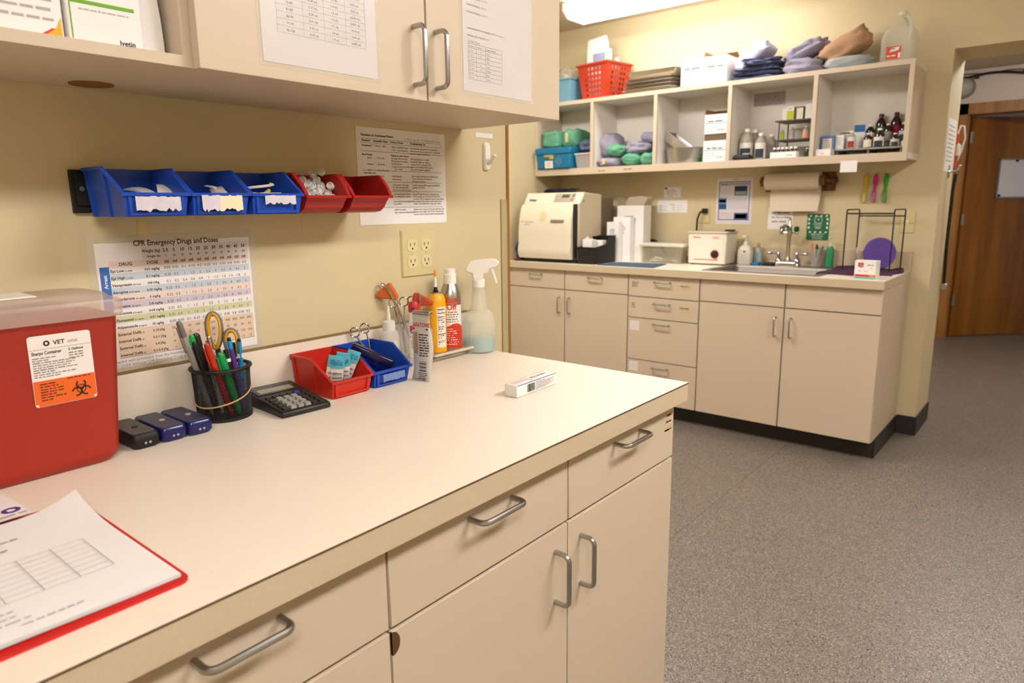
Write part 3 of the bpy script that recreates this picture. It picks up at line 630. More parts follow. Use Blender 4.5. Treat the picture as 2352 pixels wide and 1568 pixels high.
# outlet plate
def outlet(name, label, M, w=0.113, h=0.113, gang=2, m=None):
    t = thing(name, label, 'outlet', M=M); m = m or M_plate
    G().frus((0, w, 0, h, 0), (0.003, w-0.003, 0.003, h-0.003, 0.005)).build('plate', m, t, smooth=False)
    for i in range(gang):
        cx = w/2+(i-(gang-1)/2)*0.046
        for s in (-1, 1):
            cy = h/2+s*0.0195
            r = G().rr([(0.0165, 0.0145, 0.009, 0.0045), (0.0165, 0.0145, 0.009, 0.0062)], 6, (cx, cy, 0)).build('receptacle', mat('ivory_socket', 'dccf9f', 0.35), t)
            G().box(cx-0.0075, cx-0.0055, cy-0.002, cy+0.0065, 0.0061, 0.0064).box(cx+0.0055, cx+0.0075, cy-0.001, cy+0.0065, 0.0061, 0.0064).lathe([(0.0025, 0), (0.0025, 0.0003)], 10, (cx, cy-0.0075, 0.0061)).build('slot', M_black, r, smooth=False)
        G().lathe([(0.003, 0), (0.0025, 0.0008)], 10, (cx, h/2, 0.005)).build('screw', m, t)
    return t
outlet('power_outlet', 'ivory two-gang outlet plate with four sockets on the near wall', onA(-0.2195, 1.1135))

t = thing('adhesive_hook', 'white plastic adhesive hook on the near wall past the cabinet', 'hook', M=onA(0.082, 1.374))
G().rr([(0.0115, 0.036, 0.009, 0), (0.0115, 0.036, 0.009, 0.005), (0.009, 0.033, 0.008, 0.009)], 6, (0.0115, 0.036, 0)).build('backplate', M_white, t)
G().tube([(0.0115, 0.018, 0.008), (0.0115, 0.022, 0.018), (0.0115, 0.030, 0.027), (0.0115, 0.038, 0.033)], [0.006, 0.0055, 0.005, 0.005], 10).build('prong', M_white, t)
sheet('wall_tag', 'small blank white tag on the near wall under the cabinet end', 'paper', onA(0.055, 1.4575), 0.068, 0.0125)
t = thing('corner_guard', 'clear plastic guard strip along the edge of the near wall', 'corner guard')
G().box(0.152, 0.1775, -0.003, -0.0003, 0.55, 1.298).build('strip', mat('guard_film', 'd8c79c', 0.2, alpha=0.45), t, smooth=False)
G().box(0.1515, 0.153, -0.0034, -0.0003, 0.55, 1.298).build('edge', mat('guard_edge', 'a58a55', 0.5), t, smooth=False)
for i, (x, z, w, h) in enumerate(((-0.812, 1.2405, 0.015, 0.024), (-0.487, 1.2395, 0.012, 0.024))):
    tag(G().box(x, x+w, -0.0006, -0.0002, z, z+h).build('tape_scrap', mat('old_tape', 'd8c083', 0.4), smooth=False), ['yellowed strip of tape on the wall under the first blue bin', 'yellowed strip of tape on the wall under the red bins'][i], 'tape')

# ================================================================== things on the near counter
ZC = 0.9104
CF = math.atan2(-0.7730, 0.6343)      # heading of things turned towards the aisle
def wrapc(p, r, c=(0, 0)): p.v = [(c[0]+r*math.sin(x/r), c[1]-r*math.cos(x/r), y) for x, y, z in p.v]; return p
def biohaz(p, x, y, s, m):
    p.arc(x, y, 0.40*s, 0.52*s, 0, 360, 24, m)
    for k in range(3):
        a = math.radians(90+120*k); cx_, cy_ = x+0.42*s*math.cos(a), y+0.42*s*math.sin(a)
        p.arc(cx_+0.12*s*math.cos(a), cy_+0.12*s*math.sin(a), 0.36*s, 0.56*s, math.degrees(a)+40, math.degrees(a)+320, 22, m)
    p.disc(x, y, 0.12*s, 12, m)
# sharps container
t = thing('sharps_container', 'large red sharps container with translucent lid and biohazard label', 'sharps container', (-1.066, -0.098, ZC))
G().rr([(0.120, 0.056, 0.02, 0), (0.128, 0.063, 0.022, 0.008), (0.131, 0.064, 0.02, 0.02), (0.1455, 0.070, 0.016, 0.218), (0.1475, 0.072, 0.016, 0.221)], 6).build('tub', M_sharps, t, ang=50)
ml = mat('lid_plastic', 'd8c0b2', 0.3, var=0.02, alpha=0.42)
G().rr([(0.149, 0.0735, 0.02, 0.2205), (0.154, 0.0785, 0.022, 0.2205), (0.155, 0.0795, 0.022, 0.238), (0.152, 0.077, 0.022, 0.245), (0.146, 0.071, 0.03, 0.246), (0.14, 0.066, 0.03, 0.2525)], 6).build('lid', ml, t, ang=50)
G().box(-0.09, 0.055, -0.035, 0.04, 0.2528, 0.2555)  .build('flap', M_white, t, bevel=0.001)
sl = frame((-1.0408+1.066, -0.0698, 0.1045), (1,0,0), (0,-0.027,1)); sl.translation.x = -1.0408+1.066; sl.translation.y = -0.0676
g = G().rr([(0.039, 0.05, 0.004, 0), (0.039, 0.05, 0.004, 0.0005)], 5, (0.039, 0.05, 0)); g.v = [tuple(sl @ Vector(v)) for v in g.v]; lab_ = g.build('label', mat('label_white', 'e6ddd8', 0.5), t, smooth=False)
p = Print(); p.r(0.0005, 0.004, 0.0775, 0.037, 2); p.r(0.004, 0.0005, 0.074, 0.004, 2)
p.arc(0.0225, 0.0885, 0.0018, 0.004, 0, 360, 18, 0); p.t('VET', 0.0305, 0.0855, 0.0085, 'l', 0, True); p.t('one', 0.048, 0.0855, 0.0085, 'l', 1)
p.hl(0.0, 0.078, 0.0808, 0.0005, 1); p.t('Sharps Container', 0.003, 0.0735, 0.0065, 'l', 0, True, sx=0.8); p.t('2 Gallons', 0.048, 0.0745, 0.005, 'l', 0, True)
for i in range(3): p.words(0.048, 0.066, 0.070-i*0.0035, 0.0024, 1, i+40)
for i in range(9): p.words(0.003, 0.06, 0.068-i*0.0033, 0.0022, 1, i, (0.5, 0.4, 0.95, 0.9, 0.8, 0.95, 0.5, 0.9, 0.6)[i])
for i in range(7): p.words(0.008, 0.04, 0.031-i*0.0038, 0.0024, 3, i+20, (0.7, 0.7, 0.9, 1, 0.6, 1, 0.5)[i])
p.words(0.042, 0.072, 0.034, 0.0022, 3, 77); biohaz(p, 0.0585, 0.0165, 0.0125, 3)
for i in range(len(p.f)):
    if p.m[i] == 3:
        for k in p.f[i]: p.v[k] = (p.v[k][0], p.v[k][1], 0.0001)
p.put(lab_, [M_ink, M_inkg, mat('label_orange', 'e2611c', 0.5), mat('dark_brown_ink', '4a2212', 0.6)], sl @ Matrix.Translation((0, 0, 0.0008)))
# three small cases
for i, (x, y, m, top, lb) in enumerate(((-0.8935, -0.090, M_black, '3d372f', 'small black device case with a dark button, beside the sharps container'), (-0.8495, -0.090, M_navy, '39354a', 'small navy device case with a silver button, between two other cases'), (-0.8065, -0.092, M_navy, '35324a', 'small navy device case with a silver button, beside the mesh pen cup'))):
    t = thing('device_case', lb, 'device', (x, y, ZC), 0.0, 'small device cases in a row')
    G().rr([(0.0175, 0.052, 0.008, 0), (0.0205, 0.0565, 0.008, 0.006), (0.0205, 0.0565, 0.007, 0.019), (0.0185, 0.0535, 0.006, 0.0235)], 5).build('body', m, t, ang=50)
    G().rr([(0.0185, 0.05, 0.005, 0.0232), (0.0178, 0.049, 0.005, 0.0246)], 5, (0, 0.003, 0)).build('top_plate', mat('case_top_%d' % i, top, 0.45), t)
    G().lathe([(0.0048, 0.0246), (0.0046, 0.0262), (0.002, 0.0268)], 16, (0.002, -0.006, 0)).build('button', mat('button_silver', 'c9bfb4', 0.3, metal=0.6) if i else M_kick, t)
    G().box(-0.0185, 0.0185, 0.05, 0.0575, 0.0205, 0.0225).build('back_lip', M_clear, t, bevel=0.001)
    for s in (-1, 1): G().cyl((s*0.0035, -0.0562, 0.010), (s*0.0035, -0.0577, 0.010), 0.0022, n=8).build('contact', M_chrome, t)

# mesh pen cup
CX, CY = -0.728, -0.078
t = thing('pen_cup', 'black wire mesh pen cup with a rubber band around it', 'pen cup', (CX, CY, ZC))
n, kk = 84, 34; vs = []; fs = []
for j in range(kk+1):
    r = 0.0455+0.0035*j/kk
    for i in range(n): a = 2*math.pi*(i+0.5*(j % 2))/n; vs.append((r*math.cos(a), r*math.sin(a), 0.004+0.086*j/kk))
for j in range(0, kk-1):
    for i in range(n):
        a = j*n+i; o = (0 if j % 2 == 0 else 1)
        fs.append((a, (j+1)*n+(i+o) % n, (j+2)*n+i, (j+1)*n+(i-1+o) % n))
me_ = G().add(vs, [f for k, f in enumerate(fs)]).build('wire_mesh', M_black, t, smooth=False)
wm = me_.modifiers.new('wire', 'WIREFRAME'); wm.thickness = 0.0011; wm.use_even_offset = False
G().lathe([(0.0455, 0), (0.048, 0), (0.048, 0.006), (0.0455, 0.007), (0.044, 0.003), (0.001, 0.003)], 32, cap0=True).build('base', M_black, t)
G().tube([(0.0505*math.cos(a*math.pi/20), 0.0505*math.sin(a*math.pi/20), 0.0925) for a in range(40)], 0.0032, 8, closed=True).build('rim', M_black, t)
fa = math.atan2(-1.26+0.078, -1.33+0.728)
G().tube([((0.0482+0.0006)*math.cos(fa+a*math.pi/24), (0.0482+0.0006)*math.sin(fa+a*math.pi/24), 0.050-0.022*math.cos(a*math.pi/24)+0.010*math.sin(a*math.pi/24)+0.004*math.cos(a*math.pi/12)) for a in range(48)], 0.0014, 6, closed=True).build('rubber_band', mat('rubber_band', 'c8a070', 0.6), t)
def pen(label, top, bot, r, m, tip=None, tipm=None, mid=None, midm=None, group='pens in the mesh cup', clip=True, tl=0.16):
    t = thing('pen', label, 'pen', (0, 0, 0), 0, group)
    a, b = Vector(bot), Vector(top); d = b-a; ln = d.length
    q = d.to_track_quat('Z', 'Y'); t.rotation_mode = 'QUATERNION'; t.rotation_quaternion = q; t.location = a
    k = ln*(1-tl) if tip else ln
    G().lathe([(r*0.35, 0), (r*0.9, 0.012), (r, 0.03), (r, k*0.7), (r*0.95, k-0.003), (r*0.8, k)], 12).build('barrel', m, t)
    if mid: G().lathe([(r*1.06, k*mid[0]), (r*1.06, k*mid[1])], 12).build('band', midm, t)
    if tip == 'stylus':
        G().lathe([(r*0.85, k), (r*0.85, ln-0.008)], 12).build('collar', tipm, t); G().sph((0, 0, ln-0.006), r*0.75, n=10, k=6).build('stylus_tip', M_black, t)
    elif tip: G().lathe([(r*1.05, k), (r*1.0, ln-0.004), (r*0.6, ln)], 12).build('cap', tipm, t)
    if clip: G().box(-r*0.3, r*0.3, -r*1.5, -r*1.1, ln*0.68, ln*0.95).build('clip', tipm or m, t, bevel=0.0006)
    return t
Mp = lambda n_, c, r=0.3: mat('pen_'+n_, c, r, var=0.02)
B = ZC+0.005
pen('silver grey pen leaning to the back of the mesh cup', (CX-0.060, CY+0.015, 1.092), (CX-0.018, CY+0.01, B), 0.0052, Mp('silver', '9d968c'), 'cap', Mp('grey', '6f6a66'))
pen('thin black pen beside the silver grey pen', (CX-0.047, CY-0.006, 1.056), (CX-0.012, CY+0.0, B), 0.0045, Mp('black', '201c1b'), 'cap', Mp('black', '201c1b'))
pen('bright green capped pen standing behind the red pen', (CX-0.042, CY+0.012, 1.066), (CX-0.012, CY+0.02, B), 0.005, Mp('dark', '2b2825'), 'cap', Mp('brightgreen', '1fa34c'), tl=0.2)
pen('black highlighter with rounded top behind the red pen', (CX-0.031, CY+0.018, 1.066), (CX-0.004, CY+0.022, B), 0.0065, Mp('black', '201c1b'), 'cap', Mp('black', '201c1b'))
pen('translucent red pen in the front of the mesh cup', (CX-0.035, CY-0.026, 1.054), (CX-0.002, CY-0.03, B), 0.0055, Mp('redclear', '9c1d0c', 0.15), 'cap', Mp('red', 'b32a14', 0.2), tl=0.35)
pen('silver click pen with a pink grip in the mesh cup', (CX-0.014, CY+0.005, 1.060), (CX-0.004, CY+0.0, B), 0.0045, Mp('chrome', 'b5aea6', 0.2), 'cap', M_chrome, mid=(0.7, 0.86), midm=Mp('pink', 'b06a80'))
pen('thick green marker in the front of the mesh cup', (CX-0.014, CY-0.030, 1.034), (CX+0.014, CY-0.026, B), 0.0068, Mp('marker', '0f8a45'), 'cap', Mp('marker', '0f8a45'), tl=0.4)
pen('black pen with white bands in the mesh cup', (CX+0.001, CY-0.022, 1.036), (CX+0.014, CY-0.02, B), 0.005, Mp('black', '201c1b'), mid=(0.82, 0.87), midm=M_white)
pen('purple pen with a blue collar and black stylus tip', (CX+0.011, CY-0.016, 1.058), (CX+0.032, CY-0.012, B), 0.005, Mp('purple', '5a2f7c'), 'stylus', Mp('sky', '2a8cc0'))
pen('dark blue pen with a white band and black stylus tip', (CX+0.034, CY-0.01, 1.052), (CX+0.036, CY-0.004, B), 0.005, Mp('blue', '1d78a8'), 'stylus', Mp('sky', '2a8cc0'), mid=(0.86, 0.93), midm=M_white)
pen('plain black pen beside the dark blue stylus pen', (CX+0.028, CY+0.002, 1.042), (CX+0.028, CY+0.006, B), 0.0048, Mp('black', '201c1b'))
t = thing('scissors', 'scissors with grey and yellow loop handles in the mesh cup', 'scissors', (CX+0.012, CY+0.026, ZC), CF)
def loop(cx, cz, rx, rz, ph, x_off=0): return [(cx+rx*math.cos(a*math.pi/12)*(1+0.25*math.sin(a*math.pi/12+ph)), 0, cz+rz*math.sin(a*math.pi/12)) for a in range(24)]
mg_, my_ = mat('handle_grey', '6f747c', 0.5), mat('handle_yellow', 'e2a30e', 0.5)
l1 = loop(-0.004, 0.153, 0.0125, 0.032, 0); l2 = loop(0.026, 0.130, 0.0115, 0.024, 0)
for l in (l1, l2):
    h = G().tube(l, 0.0046, 8, closed=True).build('handle', mg_, t)
    G().tube([(0.86*(x-l[0][0]+0.0125)+l[0][0]-0.0125+0.001, -0.0018, z) for x, y, z in l], 0.0034, 8, closed=True).build('grip', my_, h)
G().prism([(-0.006, 0.12), (0.004, 0.12), (0.012, 0.012), (0.008, 0.008)], -0.001, 0.001, 'y').prism([(0.016, 0.108), (0.026, 0.106), (0.013, 0.01), (0.009, 0.008)], 0.001, 0.003, 'y').build('blade', M_steel, t)

# calculator
t = thing('calculator', 'black desktop calculator with grey number keys', 'calculator', (-0.621, -0.112, ZC), -0.07)
W, D = 0.100, 0.150; tilt = math.atan2(0.018, D)
G().prism([(-D/2, 0), (D/2, 0), (D/2, 0.026), (D/2-0.004, 0.0285), (-D/2+0.004, 0.0115), (-D/2, 0.009)], -W/2, W/2, 'x').build('body', mat('calc_black', '201e1c', 0.4), t, bevel=0.003)
TM = Matrix.Translation((0, 0, 0.0202)) @ Matrix.Rotation(tilt*0.97, 4, 'X')
def tb(g): g.T = TM; return g
tb(G()).box(-W/2+0.005, W/2-0.005, 0.022, 0.066, 0.0, 0.0014).build('display_panel', mat('calc_panel', '2c2926', 0.25), t, smooth=False)
tb(G()).box(-W/2+0.012, W/2-0.018, 0.028, 0.048, 0.0014, 0.0018).build('display', mat('lcd', '8d8770', 0.2), t, smooth=False)
tb(G()).box(W/2-0.045, W/2-0.009, 0.055, 0.063, 0.0014, 0.0018).build('solar_cell', mat('solar', '3a2a22', 0.2), t, smooth=False)
km = [mat('key_grey', '9a968e', 0.5), mat('key_black', '282522', 0.45), mat('key_blue', '2a3aa0', 0.4)]
for r in range(5):
    for c in range(6):
        num = r < 4 and 0 < c < 4; w = 0.0058
        x = -W/2+0.0135+c*0.0147; y = -D/2+0.013+r*0.0158
        if r == 4: y += 0.0005
        km_ = km[0] if num else km[2] if (r == 4 and c == 4) else km[1]
        q = tb(G()); h = 0.0045 if num else 0.003
        q.frus((x-w, x+w, y-0.0056 if r < 4 else y-0.004, y+0.0056 if r < 4 else y+0.004, -0.001), (x-w+0.001, x+w-0.001, y-0.0046 if r < 4 else y-0.003, y+0.0046 if r < 4 else y+0.003, h)).build('key', km_, t, smooth=False)
p = Print(); p.r(-W/2+0.008, 0.056, -W/2+0.018, 0.063); p.v = [(x, y, 0.0017) for x, y, z in p.v]; p.put(t, [M_inkg], TM)

# bins on the counter
tb1 = akro('red bin on the counter holding aqua topped packets', (-0.4975, -0.0925, ZC), 0, M_red, group='bins on the near counter')
tb2 = akro('blue bin on the counter holding a navy case and hemostat', (-0.3925, -0.0925, ZC), 0, M_blue, group='bins on the near counter')
scrap(tb2, -0.03, 0.03, 0.01, 0.028, 0.137, 9, mat('worn_label', '6f86b8', 0.7, var=0.3, vscale=90))
for k, (dx, dy, a, b, hh) in enumerate(((-0.026, -0.012, -0.55, 12, 0.078), (-0.016, -0.020, -0.5, 6, 0.07), (-0.004, -0.004, -0.42, 14, 0.08), (0.004, -0.016, -0.6, 4, 0.07), (0.016, 0.004, -0.45, 22, 0.084))):
    packet('aqua topped white packet standing in the red counter bin', Matrix.Translation((-0.4975+dx-0.012, -0.0925+dy, ZC+0.010)) @ Matrix.Rotation(-0.5, 4, 'Z') @ Matrix.Rotation(math.radians(b)*1.0, 4, 'Y') @ Matrix.Rotation(R90+0.18, 4, 'X'), 0.026, hh, M_pkt, M_aqua, 0.004, 'packets in the red counter bin', 0.004)
t = thing('instrument_case', 'glossy navy case lying slanted in the blue counter bin', 'case', M=Matrix.Translation((-0.397, -0.098, ZC+0.056)) @ Matrix.Rotation(CF+0.18, 4, 'Z') @ Matrix.Rotation(math.radians(27), 4, 'Y'))
G().box(-0.05, 0.046, -0.0115, 0.0115, -0.010, 0.010).build('body', mat('case_navy', '17143c', 0.2), t, bevel=0.004)
G().box(0.022, 0.041, -0.008, 0.008, 0.0102, 0.0115).build('clasp', M_navy, t, bevel=0.0008)
tag(G().sph((-0.4175, -0.118, ZC+0.011), 0.012, 0.009, 0.008).build('cotton_ball', mat('cotton', 'e9e3da', 0.95, bump=0.6, bscale=60)), 'white cotton ball in the blue counter bin', 'cotton')
def hemostat(label, loc, rz, lean, L=0.105, ring=0.0105, M=None, name='hemostat'):
    t = thing(name, label, 'hemostat', M=M or (Matrix.Translation(loc) @ Matrix.Rotation(rz, 4, 'Z') @ Matrix.Rotation(lean, 4, 'Y')))
    for s in (-1, 1):
        a = s*0.012
        G().tube([(a+ring*math.cos(k*math.pi/10), s*0.0008, L+ring*0.9+ring*math.sin(k*math.pi/10)) for k in range(20)], 0.0016, 8, closed=True).build('finger_ring', M_chrome, t)
        G().tube([(a, s*0.0008, L-0.0005), (a*0.7, s*0.0008, L*0.8), (-a*0.05, s*0.0008, L*0.42), (-a*0.12, s*0.0008, 0.004)], [0.0017, 0.002, 0.0028, 0.0012], 8).build('shank', M_chrome, t)
    G().cyl((0, -0.0035, L*0.45), (0, 0.0035, L*0.45), 0.0028, n=10).build('pivot', M_chrome, t)
    return t
hemostat('chrome hemostat leaning in the blue counter bin', (-0.362, -0.072, ZC+0.010), CF, -0.38, 0.092)

# dropper bottle
t = thing('dropper_bottle', 'clear squeeze bottle with pointed white spout behind the blue bin', 'bottle', (-0.3095, -0.052, ZC), CF)
G().lathe([(0.021, 0), (0.023, 0.004), (0.023, 0.078), (0.020, 0.090), (0.012, 0.096)], 28).build('body', M_frost, t)
G().lathe([(0.0145, 0.094), (0.0145, 0.114), (0.012, 0.116), (0.0055, 0.118), (0.002, 0.150)], 24).build('spout', M_milky, t)
p = Print(); p.band(-0.014, 0.045, 0.024, 0.073, 0); p.hl(-0.014, 0.024, 0.0728, 0.0006, 1); p.words(-0.011, 0.004, 0.066, 0.003, 1, 4)
wrapc(p, 0.0233).put(t, [mat('clear_label', 'e5ddcb', 0.5, alpha=0.7), M_ink], name='label')

# acrylic organiser
t = thing('acrylic_organiser', 'clear acrylic organiser standing against the backsplash', 'organiser')
G().box(-0.283, -0.072, -0.086, -0.022, ZC+0.016, ZC+0.019).build('floor_plate', M_clear, t, bevel=0.0006)
for x in (-0.283, -0.075): G().box(x, x+0.003, -0.09, -0.022, ZC, ZC+(0.105 if x < -0.2 else 0.085)).build('side', M_clear, t, bevel=0.0006)
G().box(-0.283, -0.072, -0.025, -0.022, ZC, ZC+0.115).build('back', M_clear, t, bevel=0.0006)
G().box(-0.28, -0.205, -0.0875, -0.0845, ZC+0.016, ZC+0.085).box(-0.208, -0.205, -0.0845, -0.025, ZC+0.019, ZC+0.085).build('pocket', M_clear, t, bevel=0.0006)
G().box(-0.205, -0.068, -0.094, -0.086, ZC+0.0165, ZC+0.022).build('front_lip', mat('acrylic_edge', 'efe0c4', 0.15, alpha=0.6), t, bevel=0.001)
def reflex(label, loc, m, flip, lean, poly, stem):
    t = thing('reflex_hammer', label, 'hammer', loc, CF)
    G().prism(poly, -0.007, 0.007, 'y').build('rubber_head', m, t, bevel=0.005, seg=3)
    G().tube(stem, 0.0026, 8).build('handle', M_chrome, t)
    return t
k = 0.00101
ph = [(-62*k, 59*k), (-60*k, 52*k), (-12*k, 47*k), (-8*k, 54*k), (-24*k, 85*k), (-31*k, 86*k)]
h1 = reflex('orange triangular reflex hammer with chrome handle leaning out of the organiser', (-0.262, -0.048, 1.022), M_orange, 1, 0, ph, [(0.028, 0, -0.085), (0.0, 0, 0.0), (-0.018, -0.0085, 0.045), (-0.032, -0.0085, 0.075), (-0.044, -0.0085, 0.084)])
G().tube([(-0.044, -0.0085, 0.084), (-0.047, -0.003, 0.086), (-0.047, 0.004, 0.086), (-0.042, 0.0085, 0.082), (-0.016, 0.0085, 0.042)], 0.0022, 8).build('wire_loop', M_chrome, h1)
ph = [(-14*k, 34*k), (-12*k, 28*k), (36*k, 30*k), (38*k, 38*k), (2*k, 60*k), (-8*k, 60*k)]
h2 = reflex('brick red triangular reflex hammer in front of the yellow can', (-0.226, -0.060, 1.022), M_redrub, 1, 0, ph, [(-0.006, -0.0085, -0.09), (0.002, -0.0085, 0.0), (0.008, -0.0085, 0.05), (0.0085, -0.0085, 0.058)])
hemostat('chrome hemostat with rings up in the organiser pocket behind the white tube', (-0.250, -0.040, ZC+0.024), CF, -0.1, 0.118)
hemostat('chrome hemostat in the organiser pocket beside the brick red hammer', (-0.222, -0.045, ZC+0.024), CF, 0.05, 0.118)
t = thing('ointment_tube', 'white tube with red cap and blue tip in the organiser pocket', 'tube', (-0.245, -0.068, ZC+0.022), CF)
G().ring([[(hx*math.cos(a*math.pi/8), hy*math.sin(a*math.pi/8), z) for a in range(16)] for hx, hy, z in ((0.014, 0.002, 0), (0.0145, 0.005, 0.03), (0.014, 0.009, 0.08), (0.0125, 0.0115, 0.108))]).build('tube', M_white, t)
G().lathe([(0.0125, 0.108), (0.0135, 0.112), (0.0135, 0.124), (0.009, 0.132), (0.004, 0.134)], 20).build('cap', M_red, t)
G().cyl((-0.001, -0.013, 0.118), (-0.001, -0.016, 0.118), 0.0035, n=12).build('cap_tip', mat('tip_blue', '2b3c78', 0.3), t)
p = Print(); p.add([(-0.01, 0.062, 0), (0.012, 0.077, 0), (-0.01, 0.077, 0)], [(0,1,2)], 0); p.add([(-0.01, 0.059, 0), (0.012, 0.059, 0), (0.012, 0.073, 0)], [(0,1,2)], 1); p.t("Hill's", 0.001, 0.046, 0.013, 'c', 2, True)
for i in range(4): p.words(-0.009, 0.011, 0.04-i*0.005, 0.003, 2, i)
p.put(t, [mat('print_crimson', 'c02040', 0.4), mat('print_royal', '24489a', 0.4), mat('ink_navy', '1c2038', 0.5)], Matrix(((1,0,0,0),(0,0.0,-1,-0.0112),(0,1,0,0),(0,0,0,1))))
t = thing('foil_tube', 'crumpled silver foil tube standing in front of the organiser', 'tube', (-0.333, -0.178, ZC), math.radians(-84))
W = 0.026; L = []
for j in range(13):
    v = j/12; th = 0.0015+0.0085*math.sin(math.pi*min(1, v*1.08))**0.7*(1 if 0 < j < 12 else 0.15); L.append([( (W-0.002*math.sin(v*9))*math.cos(a*math.pi/9)+0.003*math.sin(v*5), th*math.sin(a*math.pi/9)+0.004*math.sin(v*3.2)+0.010*v, v*0.148) for a in range(18)])
G().ring(L).build('tube', mat('foil', 'cfcac4', 0.35, metal=0.2, var=0.1, vscale=40), t)
G().box(-0.022, 0.026, 0.004, 0.016, 0.144, 0.152).build('crimp', M_steel, t, bevel=0.002)
p = Print(); p.t('LAXATONE', 0.002, 0.118, 0.012, 'c', 0, True, sx=0.75); p.r(-0.020, 0.111, 0.022, 0.1145, 1)
for i in range(9): p.words(-0.002, 0.022, 0.1-i*0.0056, 0.0036, 1, i)
p.r(-0.018, 0.06, -0.006, 0.106, 2)
for i in range(9): p.r(-0.002, 0.022+i*0.0026, 0.016, 0.022+i*0.0026+0.0006+0.0012*(i % 3 == 0), 1)
for i in range(4): p.words(-0.004, 0.018, 0.017-i*0.004, 0.0025, 1, i+30)
p.t('4.25 OZ (120g)', 0, 0.0015, 0.0045, 'c', 1, True)
def tubeY(v, x):
    v = max(0, min(1, v/0.148)); th = 0.0015+0.0085*math.sin(math.pi*min(1, v*1.08))**0.7
    return -th*math.sqrt(max(0.0, 1-(x/0.0275)**2))+0.004*math.sin(v*3.2)+0.010*v-0.0008
p.v = [(x+0.003*math.sin(y/0.148*5), tubeY(y, x), y) for x, y, z in p.v]
p.put(t, [mat('print_brick', 'b8452f', 0.5), mat('ink_dark', '3a3533', 0.5), mat('print_tan', 'a58a68', 0.5)])
# yellow can
t = thing('yellow_can', 'yellow aerosol can with a nutrition panel and thin orange tipped spout', 'can', (-0.160, -0.0545, ZC+0.0192), CF)
r = 0.0235
G().lathe([(r-0.002, 0), (r, 0.002), (r, 0.128), (r-0.004, 0.138), (r-0.009, 0.145)], 32).build('body', M_yellow, t)
G().lathe([(r-0.009, 0.144), (r-0.0085, 0.1475), (r-0.013, 0.1475), (0.006, 0.146)], 24).build('top_ring', M_steel, t)
G().lathe([(0.0065, 0.146), (0.0065, 0.152), (0.0045, 0.153), (0.0045, 0.160)], 16).build('nozzle', M_black, t)
G().lathe([(0.004, 0.158), (0.0022, 0.187)], 12).build('spout', M_white, t); G().lathe([(0.0024, 0.185), (0.0034, 0.189), (0.0022, 0.199), (0.0008, 0.202)], 12).build('spout_tip', mat('tip_orange', 'e98a10', 0.4), t)
p = Print(); p.band(0.0035, 0.014, 0.030, 0.113, 0); p.t('Nutrition', 0.005, 0.106, 0.0055, 'l', 1, True, sx=0.9); p.t('Calories', 0.005, 0.088, 0.005, 'l', 1, True)
for y, h in ((0.0975, 0.0018), (0.084, 0.0008), (0.046, 0.0018), (0.03, 0.0008)): p.band(0.005, y, 0.028, y+h, 1, 6)
for i in range(16):
    y = 0.1015-i*0.0054
    if min(abs(y-q) for q in (0.0975, 0.09, 0.084, 0.046, 0.03)) > 0.0035: p.words(0.006, 0.027, y, 0.0032, 1, i, random.uniform(0.5, 1))
for i in range(len(p.f)):
    pass
p.v = [(((r+0.0003+(0.0002 if p.m[0] else 0))*math.sin(x/r)), -((r+0.0004)*math.cos(x/r)), y) for x, y, z in p.v]
fx = []
for i in range(len(p.f)):
    if p.m[i] == 1:
        for q in p.f[i]: x, y, z = p.v[q]; p.v[q] = (x*1.012, y*1.012, z)
p.put(t, [M_paper_w, M_ink], name='nutrition_panel')
# silver can
t = thing('spray_can', 'silver spray can with red lettering and white cap', 'spray can', (-0.1085, -0.0535, ZC+0.0192), CF)
r = 0.0262
G().lathe([(r-0.002, 0), (r, 0.002), (r, 0.130), (r-0.002, 0.142), (r-0.006, 0.153), (0.0165, 0.162), (0.0155, 0.165)], 36).build('body', M_alu, t)
G().lathe([(0.016, 0.164), (0.0158, 0.186), (0.0135, 0.189), (0.0135, 0.199), (0.011, 0.201)], 24).build('cap', M_white, t)
lbm = [mat('can_white', 'e9e2d8', 0.35), mat('can_red', 'c9361f', 0.4), mat('can_text', '4a4644', 0.5)]
p = Print(); n = 24
for i in range(n):
    a0, a1 = -0.036+0.072*i/n, -0.036+0.072*(i+1)/n
    w0, w1 = 0.062+0.005*math.sin(a0*110), 0.062+0.005*math.sin(a1*110)
    p.add([(a0, 0.004, 0), (a1, 0.004, 0), (a1, 0.112, 0), (a0, 0.112, 0)], [(0,1,2,3)], 0); p.add([(a0, 0.004, 0), (a1, 0.004, 0), (a1, w1, 0), (a0, w0, 0)], [(0,1,2,3)], 1)
p.t('Eaze', 0.006, 0.119, 0.021, 'c', 1, True, sx=0.85); p.t('Off', 0.005, 0.101, 0.021, 'c', 1, True, sx=0.9)
for i in range(5): p.words(-0.012, 0.022, 0.094-i*0.006, 0.003, 2, i)
for i in range(8): p.words(-0.012, 0.022, 0.052-i*0.0055, 0.0028, 0, i+9, random.uniform(0.6, 1))
off = [0.0003]*len(p.v)
for i in range(len(p.f)):
    big = len(p.f[i]) == 4 and i < 2*n
    for q in p.f[i]: off[q] = (0.0003 if p.m[i] == 0 else 0.0005) if big else 0.0008
p.v = [((r+off[i])*math.sin(x/r), -(r+off[i])*math.cos(x/r), y) for i, (x, y, z) in enumerate(p.v)]
p.put(t, lbm, name='wrap_label')
